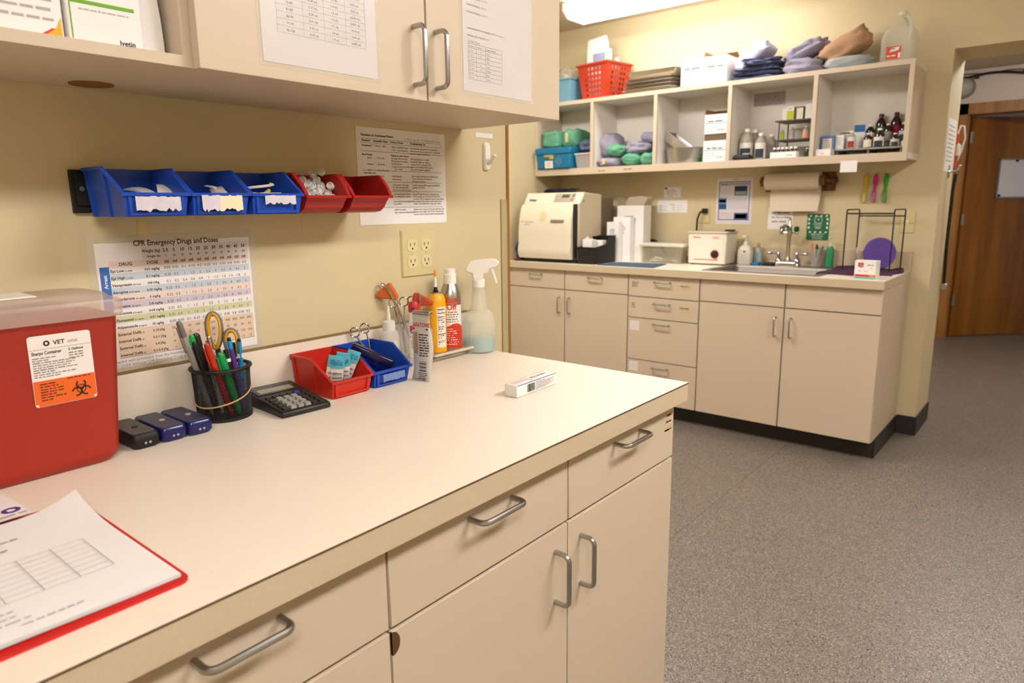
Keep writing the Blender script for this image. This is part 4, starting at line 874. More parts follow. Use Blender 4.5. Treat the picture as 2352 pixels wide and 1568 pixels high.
# spray bottle
t = thing('spray_bottle', 'translucent trigger spray bottle part filled with pale blue liquid', 'spray bottle', (-0.026, -0.074, ZC), CF)
G().lathe([(0.036, 0), (0.0405, 0.004), (0.041, 0.02), (0.041, 0.084), (0.0395, 0.094), (0.033, 0.103), (0.0235, 0.110), (0.020, 0.124), (0.0175, 0.15), (0.0155, 0.170)], 36).build('bottle', mat('bottle_plastic', 'ece6d6', 0.4, alpha=0.38, var=0.02), t)
G().lathe([(0.035, 0.002), (0.0392, 0.006), (0.0395, 0.036), (0.0395, 0.0364)], 36).build('liquid', mat('blue_liquid', '7cc0c4', 0.15, alpha=0.8), t)
G().lathe([(0.0155, 0.167), (0.0165, 0.168), (0.0165, 0.186), (0.014, 0.188)], 24).build('collar', M_white, t)
q = 0.00112
hp = [(-12, 0), (11, 0), (12, 12), (22, 14), (27, 25), (44, 28), (45, 41), (40, 46), (18, 46), (-18, 42), (-28, 26), (-28, 18), (-14, 14)]
G().prism([(x*q, 0.187+z*q) for x, z in hp], -0.0095, 0.0095, 'y').build('head', M_white, t, bevel=0.003)
G().prism([(x*q, 0.187+z*q) for x, z in ((28, 24), (34, 24), (44, -8), (42, -10), (38, -9))], -0.005, 0.005, 'y').build('trigger', M_white, t, bevel=0.002)
G().cyl((0.047, 0, 0.187+35*q), (0.053, 0, 0.187+35*q), 0.0075, n=14).build('nozzle', M_white, t)
# product box
t = carton('product_box', 'small white medicine box with barcode and blue edge lying on the counter', 'box', (-0.248, -0.4155, ZC), 0.03, 0.136, 0.031, 0.0245, M_white, bevel=0.0008)
for c in t.children: c.data.materials[0] = M_whitebox
p = Print(); w = 0.136
p.hl(0.001, 0.135, 0.0236, 0.0013, 2); p.hl(0.001, 0.135, 0.0006, 0.0006, 3)
x = 0.034; rnd = random.Random(2)
while x < 0.060: ww = rnd.choice((0.0006, 0.001, 0.0015)); p.r(x, 0.004, x+ww, 0.020, 0); x += ww+rnd.choice((0.0006, 0.001))
for i in range(7): p.words(0.064, 0.128, 0.019-i*0.0025, 0.0017, 1, i, (0.5, 1, 0.95, 0.8, 1, 0.9, 0.6)[i])
p.put(t, [M_ink, M_inkg, mat('print_indigo', '2f2f66', 0.5), mat('print_sand', 'c8ac86', 0.5)], FRONT(0.136, 0.031, 0.0245), 'front_print')
p = Print(); p.hl(0.001, 0.135, 0.030, 0.0012, 1); p.t('EYE', 0.066, 0.013, 0.010, 'l', 0, True); p.t('OINTMENT', 0.086, 0.014, 0.008, 'l', 0, True, sx=0.85); p.t('USP', 0.052, 0.004, 0.006, 'l', 0)
for i in range(3): p.words(0.008, 0.06, 0.022-i*0.005, 0.003, (1, 2, 2)[i], i)
p.put(t, [mat('ink_slate', '4a4860', 0.5), mat('print_salmon', 'e79a78', 0.5), M_inkl], TOPM(0.136, 0.031, 0.0245), 'top_print')
# clipboard
t = thing('clipboard', 'red clipboard holding a printed white form', 'clipboard', (-1.155, -0.4385, ZC))
G().rr([(0.1135, 0.1545, 0.012, 0), (0.1135, 0.1545, 0.012, 0.003)], 6).build('board', mat('board_red', 'c8201c', 0.4), t)
G().box(-0.075, 0.02, 0.13, 0.15, 0.003, 0.012).build('clip', M_steel, t, bevel=0.002)
for k_ in range(3):
    sg = sheet_mesh(0.216, 0.284, 0.0, 10); sg.v = [(x-0.1085+0.0006*k_, y-0.1435+0.001*k_, 0.0034+0.0008*k_+(0.014*max(0, (x/0.216-0.7)/0.3)**2*max(0, (y/0.284-0.6)/0.4)**2 + 0.004*max(0, 0.25-y/0.284)*max(0, 0.8-x/0.216)*4)*(1+0.1*k_)) for x, y, z in sg.v]
    pg = sg.build('page', M_paper, t)
p = Print()
for i in range(5): p.words(0.01, 0.15, 0.235-i*0.012, 0.005, 1, i, random.uniform(0.4, 0.9))
for c in range(6): p.r(0.02+c*0.032, 0.075, 0.021+c*0.032, 0.165, 1)
for rr_ in range(8): p.hl(0.02, 0.18, 0.075+rr_*0.0128, 0.0006, 1)
for i in range(5): p.words(0.02, 0.16, 0.055-i*0.011, 0.004, 1, i+9, random.uniform(0.4, 0.9))
for rr_ in range(7): p.words(0.022, 0.080, 0.079+rr_*0.0128, 0.004, 0, rr_+60)
p.r(0.0, 0.19, 0.012, 0.196, 2)
p.put(pg, [M_inkg, M_inkl, M_ink], Matrix.Translation((-0.1075, -0.1425, 0.0064)))
t = thing('business_card', 'white card with purple lettering lying across the clipboard edge', 'card', (-1.098, -0.247, ZC), 0.06)
sg = sheet_mesh(0.16, 0.108, 0, 8); sg.v = [(x-0.16, y-0.054, 0.0078+0.003*(1-y/0.108)) for x, y, z in sg.v]; sg.build('page', M_paper, t)
p = Print(); p.t('ro', -0.004, -0.034, 0.040, 'r', 0, True); p.words(-0.05, -0.004, -0.046, 0.007, 1, 3); p.v = [(x, y, 0.0078+0.003*(1-(y+0.054)/0.108)+0.0006) for x, y, z in p.v]
p.put(t, [mat('print_purple', '5b2d8c', 0.5), M_inkl])

# ================================================================== far counter
FB = 'cabinets under the far sink counter'
yb = [1.745, 1.285, 0.820, 0.365, -0.103, -0.5605]
spec = [('door', 'r', 'almond drawer and door cabinet in the corner under the sterilizer'), ('door', 'l', 'almond drawer and door cabinet under the blue mat'), ('stack', 'l', 'almond cabinet of four drawers with small labels'),
        ('sink', 'r', 'almond sink cabinet beside the four drawer cabinet'), ('sink', 'l', 'almond sink cabinet at the open end of the far counter')]
far = []
for i, (k, hd, lb) in enumerate(spec):
    far.append(base_cabinet(lb, (2.295, yb[i], 0), FAR, yb[i]-yb[i+1], k, hd, hz=(0.592, 0.691), dz=0.832, group=FB, endpanel=(i == 4)))
FP = Matrix(((1,0,0,0),(0,0,-1,-0.0005),(0,1,0,0),(0,0,0,1)))
drs = [c for c in far[2].children if c.name.startswith('drawer')]
for i, (dw, (x, y, w, h, white)) in enumerate(zip(drs, ((0.022, 0.798, 0.052, 0.034, 0), (0.022, 0.672, 0.036, 0.034, 0), (0.018, 0.535, 0.062, 0.055, 1), (0.018, 0.285, 0.06, 0.055, 1)))):
    p = Print()
    if white: p.r(x, y, x+w, y+h, 0)
    for k in range(3 if not white else 4): p.words(x+0.004, x+w-0.004, y+h-0.012-k*0.0115, 0.0065 if not white else 0.005, 1 if not white else 2, i*5+k)
    p.v = [(a, b, 0.0003 if j >= 4*white else 0) for j, (a, b, c) in enumerate(p.v)]
    p.put(dw, [M_paper, mat('ink_brown', '4d4036', 0.6), M_inkl], FP, 'label')
    p = Print()
    if i < 2: p.r(0.335, y-0.002, 0.40, y+0.03, 0); p.words(0.34, 0.395, y+0.016, 0.007, 1, i+70); p.put(dw, [MATS['glue_residue'], mat('glue_faint', 'c9b48e', 0.7)], FP, 'sticker_residue')
t = thing('far_countertop', 'almond laminate countertop around the steel sink', 'countertop')
g = G()
for z0, z1, fx in ((0.869, 0.9085, 2.27), (0.9085, 0.91, 2.2695)):
    pass
g.box(2.27, 2.905, 0.36, 1.757, 0.869, 0.9085).box(2.27, 2.905, -0.5625, -0.235, 0.869, 0.9085).box(2.27, 2.34, -0.235, 0.36, 0.869, 0.9085).box(2.865, 2.905, -0.235, 0.36, 0.869, 0.9085)
g.build('slab', M_edge, t, smooth=False)
g = G().box(2.2695, 2.905, 0.36, 1.757, 0.9085, 0.91).box(2.2695, 2.905, -0.563, -0.235, 0.9085, 0.91).box(2.2695, 2.34, -0.235, 0.36, 0.9085, 0.91).box(2.865, 2.905, -0.235, 0.36, 0.9085, 0.91)
g.build('top_sheet', M_top, t, smooth=False)
G().box(2.885, 2.9045, -0.563, 1.755, 0.91, 1.012).build('backsplash', M_edge, t, bevel=0.002)

t = thing('sink', 'stainless steel drop in sink in the far counter', 'sink', (2.60, 0.0625, 0.91), FAR)
g = G(); Wd, Dp = 0.317, 0.276
g.rr([(Wd, Dp, 0.02, 0.0002), (Wd, Dp, 0.02, 0.003), (Wd-0.006, Dp-0.006, 0.018, 0.0045)], 5, cap1=False, cap0=False)
bx0, bx1, by0, by1 = -0.28, 0.28, -0.24, 0.14
o = [(-Wd+0.006, -Dp+0.006), (Wd-0.006, -Dp+0.006), (Wd-0.006, Dp-0.006), (-Wd+0.006, Dp-0.006)]; i_ = [(bx0, by0), (bx1, by0), (bx1, by1), (bx0, by1)]
g.add([(x, y, 0.0045) for x, y in o]+[(x, y, 0.0035) for x, y in i_], [(0,1,5,4), (1,2,6,5), (2,3,7,6), (3,0,4,7)]); g.build('rim', mat('sink_steel', 'a39d95', 0.42, metal=1.0, var=0.06, vscale=30), t, smooth=False)
cxm, cym = 0, (by0+by1)/2
G().rr([(0.28, 0.19, 0.002, 0.0035), (0.275, 0.185, 0.03, -0.01), (0.262, 0.172, 0.05, -0.15), (0.24, 0.15, 0.05, -0.17)], 6, (0, cym, 0), cap0=False).build('basin', mat('basin_steel', '8d867e', 0.48, metal=1.0, var=0.06, vscale=30), t, ang=60)
G().lathe([(0.04, -0.1695), (0.035, -0.168), (0.01, -0.1685)], 20, (0, cym, 0)).build('drain', M_chrome, t)

t = thing('faucet', 'chrome two handle faucet with green capped eyewash head', 'faucet', (2.815, 0.063, 0.9145), FAR)
G().rr([(0.075, 0.028, 0.02, 0), (0.073, 0.027, 0.02, 0.018), (0.066, 0.022, 0.018, 0.026)], 5).build('base', M_chrome, t, ang=50)
for s in (-1, 1):
    hh = G().lathe([(0.019, 0.024), (0.019, 0.03), (0.012, 0.044), (0.008, 0.050), (0.011, 0.056), (0.007, 0.062), (0.0105, 0.070), (0.008, 0.077), (0.002, 0.08)], 18, (s*0.052, 0, 0)).build('valve', M_chrome, t)
    G().tube([(s*0.055, 0, 0.071), (s*0.075, -0.004, 0.071), (s*0.085, -0.006, 0.072), (s*0.105, -0.009, 0.072), (s*0.118, -0.011, 0.071)], [0.004, 0.005, 0.008, 0.0085, 0.004], 10).build('lever', M_chrome, hh)
G().lathe([(0.018, 0.024), (0.018, 0.034), (0.012, 0.048), (0.0105, 0.055), (0.0105, 0.175)], 18).build('riser', mat('dull_chrome', 'a8a29a', 0.3, metal=1.0), t)
G().lathe([(0.0145, 0.172), (0.016, 0.182), (0.013, 0.195), (0.016, 0.205), (0.013, 0.218), (0.014, 0.235), (0.008, 0.245), (0.008, 0.275), (0.004, 0.279)], 18).build('diverter', M_chrome, t)
G().tube([(0, 0, 0.205), (0, -0.04, 0.23), (0, -0.09, 0.235), (0, -0.13, 0.215), (0, -0.14, 0.19)], 0.009, 10).build('spout', M_chrome, t)
G().cyl((-0.04, 0, 0.192), (0.04, 0, 0.192), 0.005, n=10).build('eyewash_arm', M_chrome, t)
for s in (-1, 1):
    e = G().lathe([(0.009, 0.184), (0.0105, 0.192), (0.008, 0.198)], 14, (s*0.040, 0, 0)).build('eyewash_nozzle', M_chrome, t)
    G().lathe([(0.011, 0.197), (0.015, 0.205), (0.014, 0.222), (0.008, 0.227)], 14, (s*0.040, 0, 0)).build('eyewash_cap', mat('dark_green', '0b4a22', 0.4), e)

# ---- sterilizer
t = thing('sterilizer', 'large cream tabletop sterilizer with curved front door and control panel', 'sterilizer', (2.30, 1.435, 0.9104), FAR)
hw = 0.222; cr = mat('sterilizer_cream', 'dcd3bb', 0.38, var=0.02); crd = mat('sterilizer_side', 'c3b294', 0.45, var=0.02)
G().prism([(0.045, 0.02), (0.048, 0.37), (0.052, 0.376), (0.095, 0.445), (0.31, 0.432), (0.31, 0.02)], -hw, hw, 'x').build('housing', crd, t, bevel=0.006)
G().prism([(0.049, 0.372), (0.095, 0.4455), (0.115, 0.4445), (0.07, 0.372)], -hw-0.003, hw+0.003, 'x').build('control_fascia', cr, t, bevel=0.004)
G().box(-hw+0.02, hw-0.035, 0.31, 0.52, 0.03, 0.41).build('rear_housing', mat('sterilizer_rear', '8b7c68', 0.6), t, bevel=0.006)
dp = [(0.0, 0.024), (-0.012, 0.05), (-0.014, 0.085), (-0.004, 0.12), (-0.006, 0.18), (0.004, 0.27), (0.024, 0.345), (0.04, 0.372), (0.048, 0.372), (0.048, 0.024)]
G().prism(dp, -hw-0.008, hw-0.030, 'x').build('door', cr, t, bevel=0.012, seg=3, ang=50)
G().box(hw-0.029, hw-0.010, 0.02, 0.046, 0.03, 0.372).build('door_gap', M_black, t, bevel=0.004)
G().box(-hw+0.01, hw-0.01, 0.03, 0.30, 0, 0.022).build('base', M_black, t)
FM = lambda y0, z0, y1, z1: frame((0, y0, z0), (1,0,0), (0, y1-y0, z1-z0))
fm = FM(0.049, 0.372, 0.095, 0.4455); fm.translation += Vector((0, -0.0028, 0.0012))
p = Print(); p.r(0.015, 0.018, 0.175, 0.078, 0); p.v = [(x, y, 0.0004) for x, y, z in p.v]
for i in range(4):
    for j in range(2): p.r(0.022+i*0.014, 0.026+j*0.022, 0.032+i*0.014, 0.04+j*0.022, 4)
p.r(0.072, 0.045, 0.130, 0.070, 1)
for i in range(4): p.r(0.076+i*0.014, 0.026, 0.086+i*0.014, 0.036, 4)
p.r(0.148, 0.050, 0.170, 0.072, 2); p.r(0.142, 0.024, 0.166, 0.042, 3)
p.v = [(x, y, 0.0006 if k >= 4 else z) for k, (x, y, z) in enumerate(p.v)]
p.put(t, [mat('panel_grey', 'b3a795', 0.4), mat('lcd_green', '4c543a', 0.3), mat('btn_green', '4f8f74', 0.4), mat('btn_red', 'd0685c', 0.4), mat('btn_grey', '9b8f80', 0.4)], fm, 'control_panel')
p = Print(); p.t('Ritter', -0.185, 0.024, 0.026, 'l', 0, True); p.put(t, [mat('ink_royal', '20285c', 0.5)], fm, 'logo')
dmx = FM(-0.006, 0.18, 0.004, 0.27); dmx.translation += Vector((0, -0.0006, 0))
p = Print(); p.t('M11 UltraClave', -0.215, 0.075, 0.017, 'l', 0); p.words(-0.18, -0.14, 0.062, 0.006, 0, 5); p.put(t, [M_inkg], dmx, 'door_lettering')
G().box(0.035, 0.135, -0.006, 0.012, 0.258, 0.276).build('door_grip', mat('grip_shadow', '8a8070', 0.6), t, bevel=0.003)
g = G(); g.T = FM(0.004, 0.27, 0.024, 0.345) @ Matrix.Translation((0, 0.0, 0.001)); g.add([(-0.062, 0.0, 0.001), (-0.02, 0.0, 0.003), (-0.008, 0.03, 0.001), (-0.012, 0.055, 0.002), (-0.045, 0.062, 0.001), (-0.058, 0.038, 0.003)], [(0,1,2,3,4,5)]); g.build('torn_sticker', mat('tan_sticker', 'dfc59b', 0.7), t, smooth=False)
G().box(hw-0.0005, hw+0.0006, 0.085, 0.105, 0.382, 0.397).build('green_tag', mat('tag_green', '6db83c', 0.5), t, smooth=False)

def bundle(name, label, loc, rz, w, d, h, m, seed=1, wr=0.10, tape=False, group=None, tilt=0.0, flat=2.6, pitch=0.0, cat='cloth', freq=9.0, low=0.0):
    t = thing(name, label, cat, M=Matrix.Translation(loc) @ Matrix.Rotation(rz, 4, 'Z') @ Matrix.Rotation(tilt, 4, 'Y') @ Matrix.Rotation(pitch, 4, 'X'), group=group)
    L = []; n, k = 36, 16
    def sg(c, e): return math.copysign(abs(c)**e, c)
    for j in range(k+1):
        f = -R90+math.pi*(j+0.12)/(k+0.24); l = []
        for i in range(n):
            a = 2*math.pi*i/n
            x = sg(math.cos(f), 2/flat)*sg(math.cos(a), 2/flat); y = sg(math.cos(f), 2/flat)*sg(math.sin(a), 2/flat); z = sg(math.sin(f), 2/(flat*0.85))
            nz = noise.noise(Vector((x*1.6+seed*7, y*1.6, z*2.2)))*wr*1.4+noise.noise(Vector((x*freq*0.5+seed, y*freq*0.25, z*freq*0.5)))*wr*0.6+abs(noise.noise(Vector((x*freq+seed*3, y*2, z*freq*1.3))))*wr*0.55
            q = 1+nz-wr*0.4
            l.append((x*w/2*q, y*d/2*q, (h/2)*(1+z*q if z > low else 1+z)))
        L.append(l)
    G().ring(L).build('cloth', m, t, ang=70)
    if tape:
        tp = G(); tp.box(-w*0.10, w*0.02, -d/2*1.02-0.004, -d/2*0.9, h*0.25, h*0.75); tp.build('tape', M_tape, t, bevel=0.002)
    return t
bundle('cloth_wrap', 'black cloth lying on top of the sterilizer', (2.51, 1.47, 1.353), FAR, 0.26, 0.14, 0.035, mat('black_cloth', '1a1820', 0.9), 3, 0.2)
bundle('patterned_bag', 'navy and purple patterned bag tucked beside the sterilizer', (2.40, 1.705, 0.9104), FAR, 0.075, 0.13, 0.135, mat('navy_pattern', '2d2a5a', 0.6, var=0.6, vscale=45), 5, 0.12, cat='bag')
bundle('red_cloth', 'small red cloth lying under the sterilizer corner', (2.325, 1.70, 0.9104), FAR, 0.05, 0.05, 0.018, mat('maroon_cloth', '7a2430', 0.9), 6, 0.12)

# ---- black bin with boxes, tall cartons
t = thing('black_bin', 'black sloped plastic bin holding white packs beside the sterilizer', 'bin', (2.44, 1.141, 0.9104), FAR)
W, D_ = 0.125, 0.25; g = G()
sp = [(-D_/2+0.01, 0), (D_/2-0.004, 0), (D_/2+0.006, 0.168), (D_/2-0.07, 0.165), (D_/2-0.11, 0.12), (-D_/2, 0.104)]
for s in (-1, 1): g.prism(sp, s*(W/2-0.003), s*W/2, 'x')
g.box(-W/2, W/2, -D_/2+0.003, -D_/2+0.007, 0, 0.104).box(-W/2, W/2, D_/2-0.002, D_/2+0.003, 0, 0.168).box(-W/2, W/2, -D_/2+0.01, D_/2-0.004, 0, 0.004).build('body', M_black, t, smooth=False)
G().box(-W/2-0.004, W/2+0.004, -D_/2-0.004, -D_/2+0.006, 0.100, 0.107).box(-W/2-0.004, W/2+0.004, D_/2-0.004, D_/2+0.01, 0.164, 0.170).build('rim', M_black, t, bevel=0.002)
for i, (dx, dy, w, h) in enumerate(((-0.02, -0.05, 0.07, 0.145), (0.018, 0.02, 0.055, 0.138))):
    tt = carton('tissue_pack', ['white pack with torn open top in the black bin', 'white pack behind the torn one in the black bin'][i], 'pack', (2.44+dy, 1.141-dx, 0.9155), FAR+0.1*i, w, 0.055, h)
    if i == 0: G().add([(-0.03, -0.02, h), (0.0, -0.024, h+0.024), (0.012, -0.01, h+0.004), (0.03, -0.02, h+0.012), (0.03, 0.01, h), (-0.03, 0.012, h)], [(0,1,2), (2,3,4), (0,2,4,5)]).build('torn_flap', M_paper, tt, smooth=False)
def tall(label, loc, w, d, h, flap, seed):
    t = thing('pouch_carton', label, 'box', loc, FAR, 'white pouch cartons on the far counter')
    g = G().shell(w, d, h, 0.002); g.build('carton', M_whitebox, t, smooth=False)
    if flap:
        G().add([(-w/2, d/2, h), (w/2, d/2, h), (w/2-0.004, d/2+0.012, h+0.05), (w*0.1, d/2+0.016, h+0.062), (-w/2+0.02, d/2+0.012, h+0.055)], [(0,1,2,3,4)]).add([(w/2, -d/2, h), (w/2, d/2, h), (w/2+0.02, d/2, h+0.045), (w/2+0.02, -d/2+0.01, h+0.045)], [(0,1,2,3)]).add([(-w/2, -d/2, h), (-w/2, d/2, h), (-w/2-0.015, d/2, h+0.05), (-w/2-0.012, -d/2+0.02, h+0.05)], [(0,1,2,3)]).build('flap', mat('card_inside', 'b9a890', 0.8), t, smooth=False)
    p = Print(); p.r(w*0.28, h*0.80, w*0.62, h*0.80+0.004, 0)
    for i in range(4): p.words(w*0.26, w*0.72, h*0.76-i*0.012, 0.007, 0 if i < 2 else 1, seed+i)
    p.put(t, [mat('ink_periwinkle', '5a6a9a', 0.6), M_inkl], FRONT(w, d, h)); return t
tall('tallest white carton with open flaps behind the smaller pouch cartons', (2.745, 1.045, 0.9104), 0.195, 0.10, 0.358, True, 1)
tall('middle height white carton between the tallest and shortest cartons', (2.665, 1.075, 0.9104), 0.125, 0.05, 0.285, False, 2)
tall('shortest white carton in front of the other pouch cartons', (2.615, 1.115, 0.9104), 0.09, 0.04, 0.255, False, 3)
t = thing('cord_end', 'black cord lying behind the clear tub against the backsplash', 'cord', (2.85, 0.93, 0.9104), FAR)
G().tube([(-0.05, 0, 0.13), (-0.02, 0.012, 0.125), (0.02, 0.0, 0.108), (0.06, 0, 0.055), (0.09, 0, 0.006)], 0.009, 8).build('cord', M_black, t)
t = thing('clear_tub', 'clear plastic tub with white lid holding instruments on the far counter', 'tub', (2.72, 0.788, 0.9104), FAR)
G().shell(0.275, 0.165, 0.105, 0.002, 1.06).build('tub', mat('tub_clear', 'd9cfb4', 0.12, alpha=0.22), t, bevel=0.004)
G().rr([(0.153, 0.098, 0.02, 0.103), (0.156, 0.1, 0.02, 0.108), (0.153, 0.098, 0.02, 0.120), (0.14, 0.085, 0.02, 0.122)], 5).build('lid', mat('lid_white', 'e3dcc8', 0.35, alpha=0.92), t)
for s in (-1, 1): G().box(s*0.147, s*0.155, -0.022, 0.022, 0.045, 0.10).build('latch', mat('latch_yellow', 'd8b880', 0.4), t, bevel=0.003)
t = thing('steel_instruments', 'steel instruments lying inside the clear tub', 'instruments', (2.72, 0.785, 0.9135), FAR)
for i in range(6): G().tube([(-0.1+0.01*i, -0.05+0.018*i, 0.006+0.012*(i % 3)), (0.02, -0.03+0.012*i, 0.012+0.01*(i % 2)), (0.1-0.012*i, -0.045+0.02*i, 0.006+0.018*((i+1) % 3))], 0.004, 8).build('instrument', M_steel, t)
tag(G().prism([(2.305, 1.05), (2.30, 0.66), (2.575, 0.715), (2.535, 1.035)], 0.9103, 0.9145, 'z').build('blue_mat', mat('blue_mat', '3f5364', 0.85, var=0.1, vscale=40, bump=0.3), bevel=0.001), 'dark slate blue mat lying on the far counter in front of the cartons', 'mat')

# ---- ultrasonic cleaner
t = thing('ultrasonic_cleaner', 'white ultrasonic cleaner with black dial and red line', 'ultrasonic cleaner', (2.745, 0.497, 0.9104), FAR)
w, d, h = 0.24, 0.16, 0.188; mw = mat('cleaner_white', 'e9e0d0', 0.35, var=0.01)
G().frus((-w/2, w/2, -d/2, d/2, 0.006), (-w/2-0.003, w/2+0.003, -d/2-0.003, d/2+0.003, h)).build('tank', mw, t, bevel=0.008)
for x in (-0.1, 0.1):
    for y in (-0.06, 0.06): G().cyl((x, y, 0), (x, y, 0.008), 0.01, n=10).build('foot', M_black, t)
G().box(-w/2-0.007, w/2+0.007, -d/2-0.007, d/2+0.007, h, h+0.013).build('lid', mat('lid_cream', 'cfc0a8', 0.4), t, bevel=0.004)
G().box(w/2-0.035, w/2+0.012, -0.025, 0.025, h+0.013, h+0.023).build('lid_handle', M_black, t, bevel=0.003)
G().lathe([(0.026, 0), (0.026, 0.0015)], 24).build('dial_ring', M_red, t).matrix_local = Matrix.Translation((0.052, -d/2-0.0012, 0.066)) @ Matrix.Rotation(R90, 4, 'X')
G().lathe([(0.021, 0), (0.019, 0.014), (0.012, 0.016)], 20).build('dial', M_black, t).matrix_local = Matrix.Translation((0.052, -d/2-0.0022, 0.066)) @ Matrix.Rotation(R90, 4, 'X')
p = Print(); p.r(-0.085, 0.030, 0.073, 0.0345, 0); p.t('Branson', -0.086, 0.162, 0.014, 'l', 0, True); p.t('2200', 0.035, 0.158, 0.020, 'l', 0)
p.vl(-0.105, 0.02, 0.175, 0.0008, 1); p.vl(0.105, 0.02, 0.175, 0.0008, 1)
p.put(t, [mat('print_scarlet', 'cf3a2c', 0.5), M_inkl], Matrix(((1,0,0,0),(0,-0.016,-1,-d/2-0.0012),(0,1,0,0),(0,0,0,1))))
t = thing('mains_lead', 'black power cord plugged in the outlet above the ultrasonic cleaner', 'cord')
G().tube([(2.893, 0.618, 1.232), (2.878, 0.624, 1.236), (2.866, 0.642, 1.22), (2.862, 0.655, 1.18), (2.862, 0.658, 1.1), (2.868, 0.655, 1.0), (2.868, 0.64, 0.93), (2.86, 0.60, 0.918)], 0.006, 8).build('cord', M_black, t)
G().box(2.875, 2.899, 0.602, 0.636, 1.215, 1.246).build('plug', M_black, t, bevel=0.005)
t = thing('hose', 'black hose hanging behind the ultrasonic cleaner', 'hose'); G().tube([(2.868, 0.335, 1.03), (2.862, 0.32, 1.0), (2.866, 0.33, 0.95), (2.868, 0.36, 0.917)], 0.009, 8).build('hose', M_black, t)

outlet('power_outlet', 'cream single outlet on the far wall above the ultrasonic cleaner', onB(0.658, 1.152), 0.07, 0.114, 1)
t = thing('switch_plate', 'cream switch plate on the far wall behind the wire rack', 'switch', M=onB(-0.486, 1.11))
G().frus((0, 0.073, 0, 0.112, 0), (0.003, 0.070, 0.003, 0.109, 0.005)).build('plate', M_plate, t, smooth=False); G().box(0.031, 0.042, 0.045, 0.068, 0.005, 0.009).build('toggle', M_white, t, bevel=0.002)
for y in (0.02, 0.092): G().lathe([(0.003, 0.005), (0.0025, 0.006)], 10, (0.0365, y, 0)).build('screw', M_plate, t)

# ---- far wall papers
t = sheet('info_card', 'small bordered card on the far wall above the pricing strip', 'card', onB(0.917, 1.313), 0.124, 0.074)
p = Print(); p.hl(0.003, 0.121, 0.071, 0.0012, 0); p.hl(0.003, 0.121, 0.003, 0.0012, 0); p.vl(0.003, 0.003, 0.071, 0.0012, 0); p.vl(0.121, 0.003, 0.071, 0.0012, 0); p.disc(0.016, 0.064, 0.008, 16, 1)
for i in range(4): p.words(0.02, 0.11, 0.048-i*0.009, 0.005, 0, i, (0.7, 0.8, 0.5, 0.9)[i])
p.words(0.04, 0.065, 0.01, 0.006, 2, 3); p.put(t, [M_inkg, M_ink, mat('ink_rust', '8a4a3a', 0.6)], Matrix.Translation((0, 0, 0.0008)))
t = sheet('pricing_strip', 'white strip with blue and red list marks on the far wall', 'paper', onB(0.962, 1.219), 0.215, 0.081)
p = Print(); p.words(0.09, 0.13, 0.052, 0.006, 0, 2)
for i in range(3): p.r(0.022, 0.043-i*0.014, 0.033, 0.05-i*0.014, (1, 0, 2)[i]); p.words(0.04, 0.075, 0.044-i*0.014, 0.005, 0, i); p.words(0.11, 0.125, 0.044-i*0.014, 0.006, 3, i+5); p.words(0.14, 0.18, 0.044-i*0.014, 0.004, 0, i+8)
p.put(t, [M_inkl, mat('ink_steel', '6a7fa8', 0.6), mat('ink_pink', 'b07a80', 0.6), mat('ink_gold', 'b9a468', 0.6)], Matrix.Translation((0, 0, 0.0008)))
t = sheet('instruction_poster', 'white poster with blue frame and photographs on the far wall', 'poster', onB(0.553, 1.148), 0.228, 0.282, mat('poster_paper', 'dcd5da', 0.5))
p = Print(); fr_ = ((0.016, 0.026, 0.212, 0.031), (0.016, 0.255, 0.212, 0.260), (0.016, 0.026, 0.021, 0.26), (0.207, 0.026, 0.212, 0.26))
for a in fr_: p.r(*a, 0)
p.r(0.024, 0.236, 0.204, 0.252, 1); p.r(0.115, 0.175, 0.195, 0.232, 2); p.r(0.12, 0.178, 0.19, 0.2, 4); p.r(0.014, 0.128, 0.068, 0.160, 3); p.r(0.02, 0.134, 0.062, 0.15, 4); p.r(0.016, 0.092, 0.068, 0.126, 5); p.r(0.118, 0.03, 0.205, 0.07, 0); p.r(0.126, 0.036, 0.198, 0.062, 4)
p.words(0.03, 0.07, 0.240, 0.008, 0, 3); p.words(0.10, 0.135, 0.27, 0.005, 0, 9)
for i in range(4): p.words(0.026, 0.105, 0.222-i*0.011, 0.004, 1, i)
for i in range(6): p.words(0.078, 0.198, 0.152-i*0.011, 0.004, 1, i+10)
for i in range(3): p.words(0.026, 0.105, 0.066-i*0.011, 0.004, 1, i+20)
p.v = [(x, y, z+(0.0003*(k//4 >= 6))) for k, (x, y, z) in enumerate(p.v)]
p.put(t, [mat('poster_blue', '4d5a88', 0.6), mat('poster_grey', 'a79fae', 0.6), mat('poster_dark', '2d3550', 0.6), mat('poster_mid', '3e6f9c', 0.6), mat('poster_pale', '93a6ae', 0.6), mat('poster_deep', '1f4a7a', 0.6)], Matrix.Translation((0, 0, 0.0008)))
t = sheet('wall_note', 'white handwritten note under the paper towel roll', 'paper', onB(0.222, 1.122), 0.146, 0.125)
p = Print()
for i, (h_, m_) in enumerate(((0.012, 0), (0.010, 0), (0.012, 1))): p.words(0.022, 0.135, 0.092-i*0.026, h_, m_, i+3, (1, 0.95, 0.8)[i])
p.put(t, [mat('ink_mauve', '7f7278', 0.6), mat('ink_rose', 'a88890', 0.6)], Matrix.Translation((0, 0, 0.0008)))
t = thing('eyewash_sign', 'green emergency eye wash station sign on the far wall', 'sign', M=onB(-0.006, 1.061))
w, h = 0.123, 0.15; mgs = mat('sign_green', '1d6b45', 0.45)
G().rr([(w/2, h/2, 0.008, 0), (w/2, h/2, 0.008, 0.0012)], 5, (w/2, h/2, 0)).build('plate', mgs, t, smooth=False)
p = Print()
